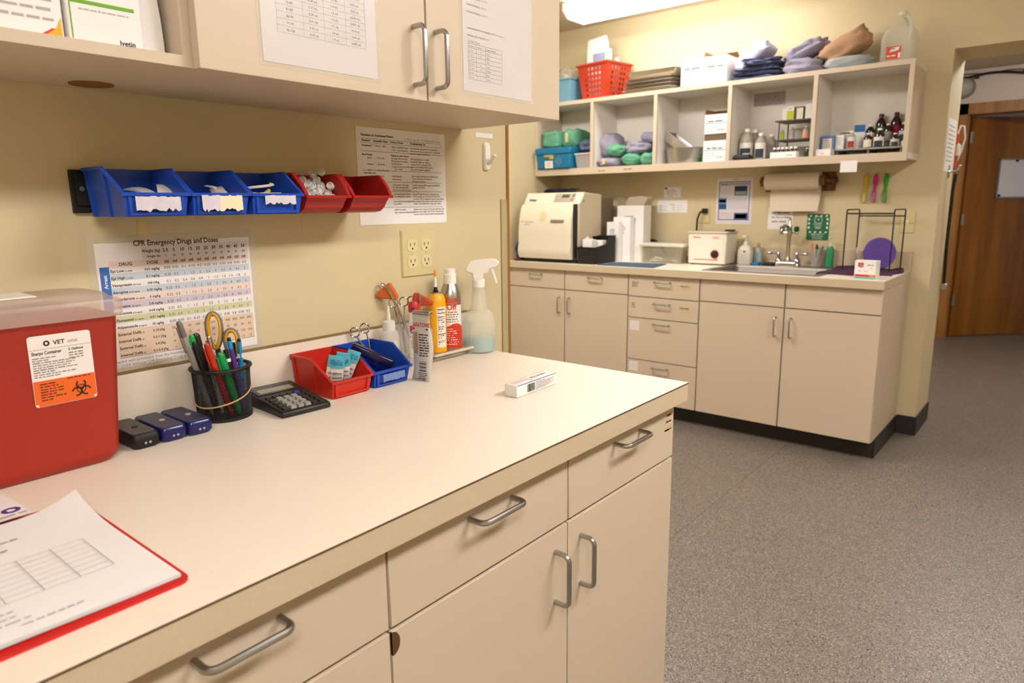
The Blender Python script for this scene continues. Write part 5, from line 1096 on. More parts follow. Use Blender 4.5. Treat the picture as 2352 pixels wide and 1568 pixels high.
for i in range(4):
    for (x, y) in ((0.012+i*0.029, 0.139), (0.012+i*0.029, 0.046)): p.add([(x, y-0.004, 0), (x+0.010, y-0.004, 0), (x+0.014, y+0.005, 0), (x+0.004, y+0.005, 0)], [(0,1,2,3)])
for i in range(3):
    for x in (0.006, 0.107): p.add([(x, 0.066+i*0.024, 0), (x+0.010, 0.066+i*0.024, 0), (x+0.010, 0.077+i*0.024, 0), (x, 0.08+i*0.024, 0)], [(0,1,2,3)])
p.arc(0.0615, 0.116, 0.019, 0.023, 0, 360, 20, 1); p.disc(0.0615, 0.118, 0.006, 12, 1)
for i in range(5): p.add([(0.038+i*0.010, 0.10, 0), (0.042+i*0.010, 0.10, 0), (0.046+i*0.0078, 0.075, 0), (0.043+i*0.0078, 0.075, 0)], [(0,1,2,3)], 1)
p.r(0.047, 0.066, 0.076, 0.075, 1); p.t('EMERGENCY', w/2, 0.030, 0.0135, 'c', 1, True, sx=0.95); p.t('EYE WASH', w/2, 0.018, 0.0125, 'c', 1, True); p.t('STATION', w/2, 0.006, 0.0125, 'c', 1, True)
p.put(t, [M_paper, mat('sign_pale', 'b5c0ac', 0.5)], Matrix.Translation((0, 0, 0.0016)))

# ---- paper towel holder
t = thing('towel_holder', 'dark wooden paper towel holder on the wall under the shelves', 'towel holder', M=onB(0.262, 1.34))
G().box(0.02, 0.41, 0.0, 0.105, 0.0, 0.018).build('backboard', M_dwood, t, bevel=0.004)
for x in (0.012, 0.345): G().prism([(0.03, 0.018), (0.085, 0.018), (0.088, 0.07), (0.075, 0.095), (0.05, 0.1), (0.03, 0.085)], x, x+0.028, 'x').build('bracket', M_dwood, t, bevel=0.004)
G().cyl((0.005, 0.058, 0.068), (0.40, 0.058, 0.068), 0.011, n=12).build('rod', M_dwood, t); G().cyl((0.385, 0.058, 0.03), (0.425, 0.058, 0.03), 0.017, n=12).build('finial', M_dwood, t)
t = thing('paper_towel', 'white paper towel roll with a sheet hanging down', 'paper towel', M=onB(0.262, 1.34))
G().cyl((0.042, 0.058, 0.068), (0.343, 0.058, 0.068), 0.048, n=32).build('roll', mat('towel_white', 'dccdb8', 0.9, bump=0.3, bscale=300), t)
L = [[(0.052+0.002*j, y, z), (0.342-0.002*j, y, z), (0.342-0.002*j, y, z-0.0008), (0.052+0.002*j, y, z-0.0008)] for j, (y, z) in enumerate(((0.03, 0.026), (0.005, 0.026), (-0.03, 0.030), (-0.06, 0.036), (-0.09, 0.041), (-0.113, 0.044)))]
G().ring(L).build('hanging_sheet', MATS['towel_white'], t)

# ---- brushes
for i, (y, c, c2, lb) in enumerate(((-0.302, 'c2ab0c', 'cbb968', 'yellow plastic brush hanging on a clear hook'), (-0.349, 'cf1378', 'b96a8e', 'pink plastic brush hanging on a clear hook'), (-0.402, '2f9a10', '6f9f62', 'green plastic brush hanging on a clear hook'))):
    t = thing('grooming_brush', lb, 'brush', M=onB(y, 1.273), group='brushes hanging in a row')
    m1 = mat('brush_%d' % i, c, 0.35); m2 = mat('bristle_%d' % i, c2, 0.7, alpha=0.85)
    G().ring([[(hx*math.cos(a*math.pi/8)-0.002*v, v*0.0+z, 0.010+0.006*math.sin(a*math.pi/8)) for a in range(16)] for hx, z, v in ((0.009, 0.0, 0), (0.0105, 0.012, 0), (0.0105, 0.055, 0), (0.0065, 0.07, 0), (0.0075, 0.085, -1), (0.013, 0.115, -1), (0.012, 0.135, -1), (0.006, 0.15, -1), (0.003, 0.155, -1))]).build('handle', m1, t)
    G().box(-0.0095, 0.0095, 0.002, 0.056, 0.014, 0.024).build('bristles', m2, t, bevel=0.002)
    t2 = thing('clear_hook', ['clear wall hook holding the yellow brush', 'clear wall hook holding the pink brush', 'clear wall hook holding the green brush'][i], 'hook', M=onB(y-0.002, 1.425), group='clear brush hooks')
    G().rr([(0.008, 0.012, 0.006, 0), (0.008, 0.012, 0.006, 0.003)], 4, (0, 0.01, 0)).build('backplate', M_frost, t2); G().tube([(0, 0.004, 0.003), (0, 0.0, 0.010), (0, 0.004, 0.016)], 0.003, 8).build('prong', M_frost, t2)

# ---- things round the sink
t = thing('soap_pump', 'white pump bottle with red mark behind the sink', 'pump bottle', (2.775, 0.30, 0.9145), FAR)
G().rr([(0.04, 0.026, 0.015, 0), (0.042, 0.028, 0.016, 0.004), (0.042, 0.028, 0.016, 0.085), (0.03, 0.022, 0.016, 0.108), (0.013, 0.013, 0.012, 0.118)], 6).build('bottle', mat('soap_white', 'd9d2c4', 0.35), t, ang=50)
G().lathe([(0.013, 0.117), (0.013, 0.132), (0.005, 0.136), (0.004, 0.165)], 16).build('collar', M_white, t); G().box(-0.014, 0.012, -0.03, 0.008, 0.163, 0.172).build('pump_head', M_white, t, bevel=0.003)
p = Print(); p.disc(0.004, 0.078, 0.007, 14, 0)
for i in range(4): p.words(-0.018, 0.02, 0.055-i*0.011, 0.005, 1, i)
p.put(t, [mat('print_rubine', 'b8303c', 0.5), M_inkl], Matrix(((1,0,0,0),(0,0,-1,-0.0285),(0,1,0,0),(0,0,0,1))))
t = thing('detergent_bottle', 'small translucent bottle with pale blue liquid beside the pump', 'bottle', (2.835, 0.245, 0.9145), FAR)
G().rr([(0.025, 0.018, 0.012, 0), (0.026, 0.019, 0.012, 0.06), (0.012, 0.012, 0.011, 0.095), (0.009, 0.009, 0.008, 0.10)], 5).build('bottle', mat('detergent', 'a9bfba', 0.3, alpha=0.8), t, ang=50); G().lathe([(0.010, 0.099), (0.009, 0.118), (0.004, 0.13)], 14).build('cap', mat('cap_orange', 'c08a5a', 0.4), t)
tag(G().rr([(0.028, 0.018, 0.006, 0), (0.03, 0.02, 0.006, 0.008), (0.028, 0.018, 0.006, 0.014)], 4, (0, 0, 0)).build('blue_sponge', mat('sponge_blue', '1c7fb8', 0.9, bump=0.6, bscale=300)), 'small bright blue sponge on the back rim of the sink', 'sponge').location = (2.785, 0.232, 0.9146)
t = thing('scrub_brush', 'black scrubbing brush lying on the back rim of the sink', 'brush', (2.79, 0.165, 0.9146), FAR); G().rr([(0.032, 0.012, 0.008, 0), (0.036, 0.014, 0.008, 0.008), (0.03, 0.01, 0.006, 0.016)], 5).build('block', M_black, t); G().box(-0.028, 0.028, -0.009, 0.009, 0.0155, 0.019).build('bristles', mat('bristle_dark', '2b2622', 0.9), t)
tag(G().rr([(0.03, 0.018, 0.012, 0), (0.034, 0.021, 0.014, 0.007), (0.034, 0.021, 0.014, 0.018), (0.028, 0.016, 0.012, 0.024)], 6).build('soap_bar', mat('soap_tan', 'd9c39a', 0.5)), 'pale bar of soap behind the black brush at the sink', 'soap').location = (2.845, 0.155, 0.9146)
t = thing('marker_cup', 'clear cup of markers beside the faucet', 'cup', (2.845, -0.088, 0.9146), FAR)
G().ring([[(r_*math.cos(a*math.pi/12), r_*math.sin(a*math.pi/12), z) for a in range(24)] for r_, z in ((0.028, 0), (0.034, 0.1), (0.0325, 0.1), (0.0265, 0.003))]).build('cup', M_clear, t)
for i, (dx, dy, top, c, lb) in enumerate(((-0.016, -0.006, -0.028, 'd9703c', 'orange marker in the clear cup'), (-0.004, 0.008, -0.006, '3f9a4c', 'green capped marker in the clear cup'), (0.003, -0.008, 0.004, '1d1a1c', 'black marker in the clear cup'), (0.012, 0.004, 0.030, '6d3a52', 'maroon marker in the clear cup'), (0.006, -0.012, 0.018, '8f8a86', 'grey marker in the clear cup'))):
    pen(lb, (2.845+dy*1.4, -0.088-top, 0.9146+0.135-0.006*i), (2.845+dy, -0.088-dx*0.6, 0.9186), 0.006, Mp('mk%d' % i, '8d8580'), 'cap', Mp('mc%d' % i, c), group='markers in the clear cup', clip=False, tl=0.45 if i != 2 else 0.6)
t = thing('green_soap', 'slim bottle of green soap with pump top near the plum towel', 'bottle', (2.85, -0.158, 0.9146), FAR)
G().rr([(0.019, 0.017, 0.012, 0), (0.0205, 0.018, 0.012, 0.005), (0.020, 0.018, 0.012, 0.10), (0.011, 0.011, 0.010, 0.118)], 6).build('bottle', mat('soap_green', '2f9464', 0.2, alpha=0.9), t, ang=50)
G().lathe([(0.011, 0.117), (0.011, 0.14), (0.004, 0.142), (0.003, 0.165)], 14).build('collar', M_frost, t); G().box(-0.01, 0.01, -0.022, 0.006, 0.163, 0.170).build('pump_head', M_frost, t, bevel=0.002)

# ---- plum towel, rack, disc, white box
t = thing('plum_towel', 'plum towel spread under the wire rack at the counter end', 'towel')
n = 28; vs = []; fs = []
for j in range(n+1):
    for i in range(n+1):
        u, v = i/n, j/n; x = 2.44+0.40*v+0.09*(u)*(1-v)+0.02*math.sin(u*9); y = -0.205-0.335*u+0.012*math.sin(v*7); 
        z = 0.916+0.008*abs(noise.noise(Vector((u*5, v*5, 1))))+0.022*max(0, math.sin(u*3.0+0.6))*max(0, v-0.55)*1.2+0.03*max(0, u-0.86)*4*max(0, v-0.3)
        vs.append((x, y, z))
k = (n+1)**2
fs = [(j*(n+1)+i, j*(n+1)+i+1, (j+1)*(n+1)+i+1, (j+1)*(n+1)+i) for j in range(n) for i in range(n)]
g = G().add(vs+[(x, y, 0.9102) for x, y, z in vs], [f[::-1] for f in fs]+[tuple(q+k for q in f) for f in fs])
bd = [i for i in range(n+1)]+[(j)*(n+1)+n for j in range(1, n+1)]+[n*(n+1)+i for i in range(n-1, -1, -1)]+[j*(n+1) for j in range(n-1, 0, -1)]
g.f += [[bd[q], bd[(q+1) % len(bd)], bd[(q+1) % len(bd)]+k, bd[q]+k] for q in range(len(bd))]; g.m += [0]*len(bd)
g.build('cloth', M_purplecloth, t, ang=60)
t = thing('wire_rack', 'black wire drying rack standing on the plum towel', 'rack')
ZT = 0.925; ZR = 1.222
mk = mat('rack_wire', '2a2622', 0.4, metal=0.5)
for (ya, yb2) in ((-0.287, -0.297), (-0.510, -0.520)):
    pts = [(2.62, ya, ZT)]+[(2.62+0.015*(1-math.cos(a*R90/4)), ya, ZR-0.0+0.015*math.sin(a*R90/4)) for a in range(5)]+[(2.84-0.015*(1-math.sin(a*R90/4)), yb2, ZR+0.015*math.cos(a*R90/4)) for a in range(5)]+[(2.84, yb2, ZT)]
    G().tube(pts, 0.0036, 8).build('frame', mk, t)
G().tube([(2.62, -0.287, ZR-0.004), (2.62, -0.510, ZR-0.004)], 0.0042, 8).build('crossbar', mk, t); G().tube([(2.84, -0.297, ZR-0.02), (2.84, -0.520, ZR-0.02)], 0.0036, 8).build('crossbar', mk, t)
t = thing('drip_tube', 'clear tube with clip hanging from the wire rack', 'tubing')
G().tube([(2.85, -0.297, 1.245), (2.855, -0.305, 1.2), (2.845, -0.312, 1.1), (2.83, -0.30, 1.0), (2.80, -0.302, 0.945)], 0.005, 8).build('tube', M_clear, t); G().box(2.825, 2.84, -0.312, -0.298, 1.0, 1.03).build('clip', M_frost, t, bevel=0.002)
t = thing('purple_disc', 'round ridged purple sponge disc leaning behind the white box', 'sponge', M=Matrix.Translation((2.765, -0.43, 1.008)) @ Matrix.Rotation(CF-0.15, 4, 'Z') @ Matrix.Rotation(R90-0.12, 4, 'X') @ Matrix.Rotation(0.25, 4, 'Z'))
mpd = mat('purple_foam', '6a50a6', 0.75, var=0.06, bump=0.3)
G().lathe([(0.080, -0.010), (0.083, 0), (0.080, 0.008)], 40).build('disc', mpd, t, ang=60)
for i in range(-6, 7):
    hl = math.sqrt(0.078**2-(i*0.0118)**2); G().tube([(-hl, i*0.0118, 0.0075), (hl, i*0.0118, 0.0075)], 0.0035, 6).build('ridge', mpd, t)
t = carton('wipes_box', 'white box with red and teal bands on the counter end', 'box', (2.365, -0.462, 0.9104), FAR-0.12, 0.098, 0.055, 0.088)
p = Print(); p.r(0.0, 0.0, 0.098, 0.010, 0); p.r(0.004, 0.010, 0.098, 0.021, 1); p.r(0.07, 0.011, 0.092, 0.020, 4)
p.add([(0.016, 0.058, 0), (0.04, 0.058, 0), (0.04, 0.07, 0), (0.016, 0.07, 0)], [(0,1,2,3)], 1); p.arc(0.028, 0.066, 0.008, 0.012, 180, 360, 12, 1); p.r(0.016, 0.070, 0.041, 0.078, 1); p.disc(0.028, 0.065, 0.007, 14, 3)
p.words(0.06, 0.085, 0.065, 0.007, 2, 3); p.words(0.02, 0.03, 0.036, 0.004, 2, 5); p.words(0.045, 0.07, 0.036, 0.003, 2, 6); p.disc(0.079, 0.052, 0.006, 12, 5)
p.v = [(x, y, 0.0002*(1 if i > 8 else 0)) for i, (x, y, z) in enumerate(p.v)]
p.put(t, [mat('band_teal', '63b5ae', 0.5), mat('band_red', 'cf3427', 0.5), M_inkg, M_paper, mat('band_orange', 'e08a4a', 0.5), mat('pale_yellow', 'e4d8a0', 0.5)], FRONT(0.098, 0.055, 0.088))
t = sheet('shelf_tag', 'curled white paper tag hanging under the shelf edge', 'paper', onB(-0.242, 1.428, 2.598), 0.08, 0.058)

# ================================================================== open wall shelves
SX, SZ, ST = 2.60, 1.517, 1.950       # shelf front, floor of the compartments, top
t = thing('wall_shelf', 'long almond open wall shelf with five compartments', 'shelf')
dv = [1.290, 0.835, 0.370, -0.090]
G().box(SX+0.02, 2.9035, -0.542, 1.755, 1.487, SZ).build('bottom_board', M_shelfin, t, smooth=False)
G().box(SX+0.02, 2.9035, -0.542, 1.755, 1.926, ST).build('top_board', M_shelfin, t, smooth=False)
G().box(2.896, 2.9035, -0.52, 1.735, SZ, 1.926).build('back_panel', M_shelfin, t, smooth=False)
for y in dv: G().box(SX+0.02, 2.896, y-0.011, y+0.011, SZ, 1.926).build('divider', M_shelfin, t, smooth=False)
for y in dv: G().box(SX, SX+0.02, y-0.011, y+0.011, SZ, 1.926).build('divider_edge', M_lam, t, smooth=False)
G().box(SX, 2.896, -0.542, -0.520, SZ, 1.926).build('end_panel', M_lam, t, smooth=False); G().box(SX, 2.896, 1.733, 1.755, SZ, 1.926).build('end_panel', M_lam, t, smooth=False)
G().box(SX, SX+0.02, -0.542, 1.755, 1.475, SZ).build('bottom_edge', M_lam, t, smooth=False); G().box(SX, SX+0.02, -0.542, 1.755, 1.926, ST).build('top_edge', M_lam, t, smooth=False)
p = Print(); p.words(0, 0.05, 0, 0.010, 0, 3); p.words(0.19, 0.25, 0.004, 0.008, 0, 5)
p.put(t, [mat('pencil', '8a7452', 0.7)], onB(1.235, 1.489, SX-0.0004), 'pencil_marks')
Z = SZ+0.0006; ZTOP = ST+0.0006
# -- compartment 1
t = thing('teal_basket', 'teal plastic basket with lid strip and paper labels on the shelf', 'basket', (2.70, 1.582, Z), FAR)
G().frus((-0.135, 0.135, -0.12, 0.12, 0), (-0.145, 0.145, -0.128, 0.128, 0.098)).build('tub', M_teal, t, bevel=0.01)
G().box(-0.148, 0.148, -0.136, 0.136, 0.096, 0.14).build('rim', M_teal, t, bevel=0.008)
p = Print(); p.r(-0.075, 0.066, 0.005, 0.094, 1); p.r(-0.075, 0.066, -0.03, 0.082, 2); p.r(-0.07, 0.006, -0.002, 0.055, 0); p.words(-0.055, -0.02, 0.038, 0.007, 3, 1); p.words(-0.05, -0.012, 0.022, 0.007, 3, 2)
for i in range(4):
    for j in range(4): p.disc(0.045+0.009*(i-j), 0.022+0.009*(i+j), 0.0032, 8, 4)
p.v = [(x, y, 0.0003*(i >= 8)) for i, (x, y, z) in enumerate(p.v)]
p.put(t, [M_paper_w, mat('lbl_olive', 'b9a95a', 0.6), mat('lbl_green', '3f7f5a', 0.6), M_inkg, mat('hole_pale', '8fa8ae', 0.6)], Matrix(((1,0,0,0),(0,-0.075,-1,-0.1215),(0,1,0,0),(0,0,0,1))), 'labels')
bundle('green_pack', 'green wrapped surgical pack on the teal basket beside the wall', (2.72, 1.640, Z+0.1405), FAR, 0.175, 0.21, 0.118, M_greencloth, 2, 0.13, flat=4.2, freq=7, cat='surgical pack')
bundle('green_pack', 'green wrapped surgical pack with a tape mark on the teal basket', (2.73, 1.500, Z+0.1405), FAR, 0.120, 0.21, 0.125, M_greencloth, 4, 0.12, True, flat=4.2, freq=7, cat='surgical pack')
t = thing('clear_tray', 'clear shallow plastic tub holding a folded navy cloth', 'tub', (2.715, 1.369, Z), FAR)
G().shell(0.105, 0.17, 0.094, 0.002, 1.18).build('tub', mat('tub_grey', 'c9c2ba', 0.25, alpha=0.5), t); G().box(-0.066, 0.066, -0.106, -0.098, 0.086, 0.096).build('rim', mat('rim_clear', 'd6d0c6', 0.3, alpha=0.8), t, bevel=0.002)
bundle('folded_cloth', 'folded navy cloth heaped on the clear shallow tub', (2.72, 1.372, Z+0.096), FAR, 0.14, 0.16, 0.085, M_bluecloth, 8, 0.28, freq=14)
# -- compartment 2
C2 = 'wrapped packs in the second compartment'
bundle('grey_roll', 'grey cloth roll standing in the second compartment beside the divider', (2.77, 1.215, Z+0.062), FAR, 0.15, 0.20, 0.165, M_greycloth, 3, 0.13, tilt=-0.3, group=C2)
bundle('grey_pack', 'grey cloth pack with tape under the grey roll', (2.70, 1.195, Z), FAR, 0.165, 0.18, 0.062, M_greycloth, 5, 0.12, True, group=C2)
bundle('green_pack', 'green pack leaning on the grey roll in the second compartment', (2.69, 1.150, Z+0.063), FAR, 0.15, 0.13, 0.082, M_greencloth, 6, 0.18, group=C2, flat=2.2)
bundle('green_pack', 'green pack on the shelf under the slate blue pack', (2.69, 1.030, Z), FAR, 0.140, 0.16, 0.082, M_greencloth, 7, 0.16, group=C2, flat=2.2)
bundle('green_pack', 'green pack on the shelf against the third compartment divider', (2.69, 0.908, Z), FAR, 0.115, 0.16, 0.080, M_greencloth, 9, 0.16, group=C2, flat=2.4)
bundle('grey_pack', 'slate grey pack lying over two green packs', (2.73, 1.005, Z+0.073), FAR, 0.20, 0.17, 0.08, M_greycloth, 11, 0.2, group=C2)
bundle('lilac_pack', 'folded lilac cloth on top of the slate grey pack', (2.76, 0.925, Z+0.140), FAR, 0.13, 0.16, 0.065, mat('lilac_grey', '8d8ba6', 0.9, var=0.08, vscale=20, bump=0.3), 12, 0.14, group=C2, flat=4, tilt=0.15)
# -- compartment 3
t = thing('steel_bowl', 'round steel pan on the shelf below a leaning steel pan', 'pan', (2.725, 0.692, Z), FAR)
G().ring([[(r_*math.cos(a*math.pi/16), r_*math.sin(a*math.pi/16), z) for a in range(32)] for r_, z in ((0.095, 0), (0.1, 0.004), (0.112, 0.088), (0.12, 0.09), (0.12, 0.093), (0.11, 0.092), (0.096, 0.006))]).build('pan', M_steel, t)
t = thing('steel_pan', 'rectangular steel pan tipped up on the round pan', 'pan', M=Matrix.Translation((2.74, 0.752, Z+0.102)) @ Matrix.Rotation(FAR, 4, 'Z') @ Matrix.Rotation(0.62, 4, 'Y'))
G().shell(0.15, 0.10, 0.05, 0.002, 1.1).build('pan', M_steel, t); G().tube([(-0.085, -0.057, 0.05), (0.085, -0.057, 0.05), (0.085, 0.057, 0.05), (-0.085, 0.057, 0.05)], 0.003, 6, closed=True).build('rim', M_steel, t)
t = thing('wire_stand', 'bent steel wire stand against the divider above the round pan', 'stand', (2.76, 0.79, Z+0.0935), FAR); G().tube([(-0.024, -0.02, 0), (-0.026, -0.02, 0.055), (-0.018, -0.02, 0.064), (0.03, -0.02, 0.064), (0.036, -0.02, 0.056)], 0.003, 6).build('wire', M_steel, t)
t = thing('green_lid', 'bright green plastic dish on the shelf beside the cartons', 'dish', (2.745, 0.562, Z), FAR); G().lathe([(0.024, 0), (0.026, 0.006), (0.026, 0.026), (0.02, 0.03)], 20).build('dish', mat('lime_lid', '4fae2c', 0.4), t)  # a loose green lid lying on the shelf floor
def gauze_carton(label, x, y, z, w, d, h, seed, opened, group):
    t = thing('supply_carton', label, 'box', (x, y, z), FAR, group)
    G().shell(w, d, h, 0.0025).build('carton', M_whitebox, t, smooth=False)
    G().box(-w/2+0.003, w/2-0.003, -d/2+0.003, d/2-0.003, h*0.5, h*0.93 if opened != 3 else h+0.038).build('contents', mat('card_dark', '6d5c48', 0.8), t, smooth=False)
    if opened == 2:
        G().add([(-w/2, d/2, h), (w/2, d/2, h), (w/2, d/2-0.05, h+0.035), (-w/2, d/2-0.05, h+0.035)], [(0,1,2,3)]).add([(-w/2, -d/2, h), (-w/2, d/2, h), (-w/2-0.008, d/2, h+0.035), (-w/2-0.008, -d/2+0.03, h+0.035)], [(0,1,2,3)]).build('flap', M_card, t, smooth=False)
    elif opened == 1: G().box(-w/2+0.002, w/2-0.002, -d/2+0.001, d/2-0.001, h, h+0.004).build('lid', M_whitebox, t, smooth=False)
    p = Print(); p.r(0.003, h*0.52, w-0.003, h*0.56, 0); p.words(w*0.15, w*0.85, h*0.60, h*0.11, 1, seed); p.words(w*0.12, w*0.6, h*0.78, h*0.05, 2, seed+1)
    for i in range(3): p.words(w*0.1, w*0.35, h*(0.38-i*0.12), h*0.05, 2, seed+i+2); p.words(w*0.55, w*0.9, h*(0.22-i*0.04), h*0.03, 1, seed+i+5)
    p.disc(w*0.45, h*0.32, h*0.05, 12, 2)
    p.put(t, [mat('stripe_blue', '5fa9c8', 0.5), M_inkg, M_inkl], FRONT(w, d, h))
    return t
GC = 'white supply cartons with blue stripes'
gauze_carton('white supply carton on the shelf floor, lower of two in the third compartment', 2.73, 0.462, Z, 0.135, 0.20, 0.118, 3, 3, GC)
gauze_carton('white supply carton with open brown flap stacked in the third compartment', 2.73, 0.460, Z+0.1565, 0.135, 0.20, 0.108, 5, 2, GC)
# -- compartment 4
def jar(name, label, x, y, z, r, h, m, capm, labm=None, lab=(0.15, 0.7), neck=0.45, group=None, cat='bottle', lab2=None, caph=0.10):
    t = thing(name, label, cat, (x, y, z), FAR, group)
    hb = h*(1-caph); sh = hb*0.72
    G().lathe([(r*0.93, 0), (r, h*0.02), (r, sh), (r*0.88, sh+(hb-sh)*0.35), (r*neck, sh+(hb-sh)*0.85), (r*neck, hb)], 20).build('glass', m, t, ang=50)
    G().lathe([(r*neck*1.12, hb), (r*neck*1.12, h*0.985), (r*neck*0.9, h)], 16).build('cap', capm, t)
    if labm:
        p = Print(); n = 12; a = r*1.35
        for i in range(n): p.add([(-a+2*a*i/n, lab[0]*sh, 0), (-a+2*a*(i+1)/n, lab[0]*sh, 0), (-a+2*a*(i+1)/n, lab[1]*sh, 0), (-a+2*a*i/n, lab[1]*sh, 0)], [(0,1,2,3)], 0)
        if lab2:
            for i in range(6): p.add([(-a*0.55+1.2*a*i/6, lab[0]*sh*1.05, 1), (-a*0.55+1.2*a*(i+1)/6, lab[0]*sh*1.05, 1), (-a*0.55+1.2*a*(i+1)/6, (lab[0]+(lab[1]-lab[0])*0.6)*sh, 1), (-a*0.55+1.2*a*i/6, (lab[0]+(lab[1]-lab[0])*0.6)*sh, 1)], [(0,1,2,3)], 1)
        rr_ = r*1.012; p.v = [((rr_+0.0004*z_)*math.sin(x_/r), -(rr_+0.0004*z_)*math.cos(x_/r), y_) for x_, y_, z_ in p.v]
        p.put(t, [labm, lab2 or labm], name='label')
    return t
mj = mat('hazy_bottle', 'a7a08c', 0.3, alpha=0.8); mlw = mat('bottle_label', 'd9d2c8', 0.6); mdk = mat('label_dark', '20303c', 0.6)
jar('fluid_bottle', 'tall hazy bottle with dark label behind the black pouch', 2.72, 0.304, Z, 0.040, 0.178, mj, M_white, mlw, (0.2, 0.85), 0.35, lab2=mdk)
jar('fluid_bottle', 'tall hazy bottle half hidden behind the dark labelled bottle', 2.80, 0.29, Z, 0.038, 0.178, mj, M_white)
jar('fluid_bottle', 'white labelled bottle standing in front of the plain grey bottle', 2.69, 0.213, Z, 0.031, 0.145, mj, M_white, mlw, (0.1, 0.98), 0.4, lab2=mdk)
jar('fluid_bottle', 'plain grey bottle between the white labelled bottle and the riser', 2.78, 0.185, Z, 0.030, 0.145, mj, M_white, mat('label_greyed', '9b9288', 0.6), (0.1, 0.9), 0.4)
t = thing('black_pouch', 'black zip pouch on the shelf in front of the tall bottle', 'pouch', (2.645, 0.297, Z), FAR)
G().rr([(0.045, 0.018, 0.012, 0), (0.052, 0.02, 0.014, 0.008), (0.052, 0.02, 0.014, 0.022), (0.044, 0.015, 0.012, 0.03)], 6).build('pouch', M_black, t); G().box(0.0, 0.04, -0.012, 0.012, 0.029, 0.036).build('flap', mat('pouch_white', 'b9b0a2', 0.5), t, bevel=0.003)
sheet('shelf_list', 'pale printed list stuck on the back of the fourth compartment', 'paper', onB(0.345, 1.835, 2.8955), 0.185, 0.075, mat('list_paper', 'b7aca8', 0.7))
p = Print()
for i in range(5): p.words(0.006, 0.178, 0.06-i*0.013, 0.007, 0, i)
p.put([o for o in COL.objects if o.name == 'shelf_list'][0], [M_inkg], Matrix.Translation((0, 0, 0.0008)))
t = thing('shelf_riser', 'brown three tier riser shelf in the fourth compartment', 'riser', (2.745, 0.026, Z), FAR)
mr = mat('riser_brown', '5a4836', 0.5)
for z in (0.095, 0.196): G().box(-0.105, 0.10, -0.085, 0.09, z, z+0.007).build('tier', mr, t, bevel=0.002)
for x in (-0.085, 0.085):
    for y in (-0.07, 0.08): G().cyl((x, y, 0), (x, y, 0.196), 0.004, n=8).build('post', mr, t)
GM = 'small cartons on the riser'
zt = Z+0.2036
carton('medicine_carton', 'plain white carton behind the lime banded carton on the riser', 'box', (2.755, 0.105, zt), FAR, 0.03, 0.03, 0.068, group=GM)
t = carton('medicine_carton', 'white carton with lime green lower band on the riser', 'box', (2.735, 0.070, zt), FAR, 0.038, 0.03, 0.075, group=GM); p = Print(); p.r(0.0005, 0.0, 0.0375, 0.054, 0); p.words(0.006, 0.032, 0.062, 0.006, 1, 2); p.put(t, [mat('lime_band', 'b2bd0a', 0.5), M_inkg], FRONT(0.038, 0.03, 0.075))
t = carton('medicine_carton', 'white carton with dark frame print on the riser', 'box', (2.735, 0.021, zt), FAR, 0.046, 0.03, 0.07, mat('carton_olive', '5d5238', 0.6), group=GM); p = Print(); p.r(0.008, 0.004, 0.042, 0.064, 0); p.put(t, [M_paper_w], FRONT(0.046, 0.03, 0.07))
carton('medicine_carton', 'white carton beside the divider on the riser', 'box', (2.735, -0.031, zt), FAR, 0.044, 0.03, 0.08, group=GM)
tag(G().box(2.745, 2.765, -0.05, -0.038, zt+0.0806, zt+0.104).build('black_remote', M_black, bevel=0.003), 'small black plastic piece lying on the white carton by the divider', 'plastic piece')
zm = Z+0.1026
jar('small_vial', 'lime green labelled vial on the middle riser tier', 2.70, 0.100, zm, 0.011, 0.056, mj, M_frost, mat('lime_label', '9fb81c', 0.5), (0.05, 0.95))
jar('small_vial', 'clear vial with pink cap on the middle riser tier', 2.70, 0.048, zm, 0.014, 0.064, mj, mat('pink_cap', 'c98a80', 0.5), mat('lilac_label', 'a998a8', 0.5), (0.05, 0.5))
jar('small_vial', 'pink labelled vial beside the divider on the middle riser tier', 2.70, -0.026, zm, 0.018, 0.066, mj, M_frost, mat('salmon_label', 'd39a80', 0.5), (0.05, 0.9))
t = carton('vial_tray', 'white open carton holding a row of white capped vials', 'box', (2.642, 0.062, Z), FAR, 0.14, 0.05, 0.032); p = Print(); p.words(0.09, 0.125, 0.010, 0.006, 0, 3); p.put(t, [M_inkg], FRONT(0.14, 0.05, 0.032))
for i in range(6):
    jar('capped_vial', 'dark vial with white cap in the white open carton', 2.645, 0.118-i*0.0225, Z+0.0325, 0.009, 0.026, M_brown, M_white, neck=0.8, group='white capped vials in the carton', caph=0.4)
jar('small_vial', 'dark green vial standing on the shelf beside the fourth divider', 2.68, -0.045, Z, 0.013, 0.05, mat('green_glass', '1f3a2c', 0.2), M_white)
# -- compartment 5
t = carton('drug_carton', 'blue carton with white panel on the low box in the last compartment', 'box', (2.715, -0.142, Z+0.0345), FAR, 0.066, 0.04, 0.072, mat('carton_blue', '5f84b8', 0.5)); p = Print(); p.r(0.010, 0.004, 0.056, 0.058, 0); p.words(0.014, 0.05, 0.046, 0.005, 1, 2)
for i in range(3): p.words(0.014, 0.05, 0.036-i*0.01, 0.003, 1, i+4)
p.put(t, [M_paper_w, M_inkg], FRONT(0.066, 0.04, 0.072))
t = carton('drug_carton', 'low white carton with orange mark at the shelf front', 'box', (2.675, -0.143, Z), FAR, 0.078, 0.11, 0.034); p = Print(); p.words(0.03, 0.05, 0.010, 0.007, 0, 3); p.put(t, [mat('ink_orange', 'd2a070', 0.5)], FRONT(0.078, 0.11, 0.034))
t = carton('drug_carton', 'white carton on the grey riser between blue carton and red labelled bottle', 'box', (2.735, -0.197, Z+0.0345), FAR, 0.042, 0.035, 0.075); p = Print()
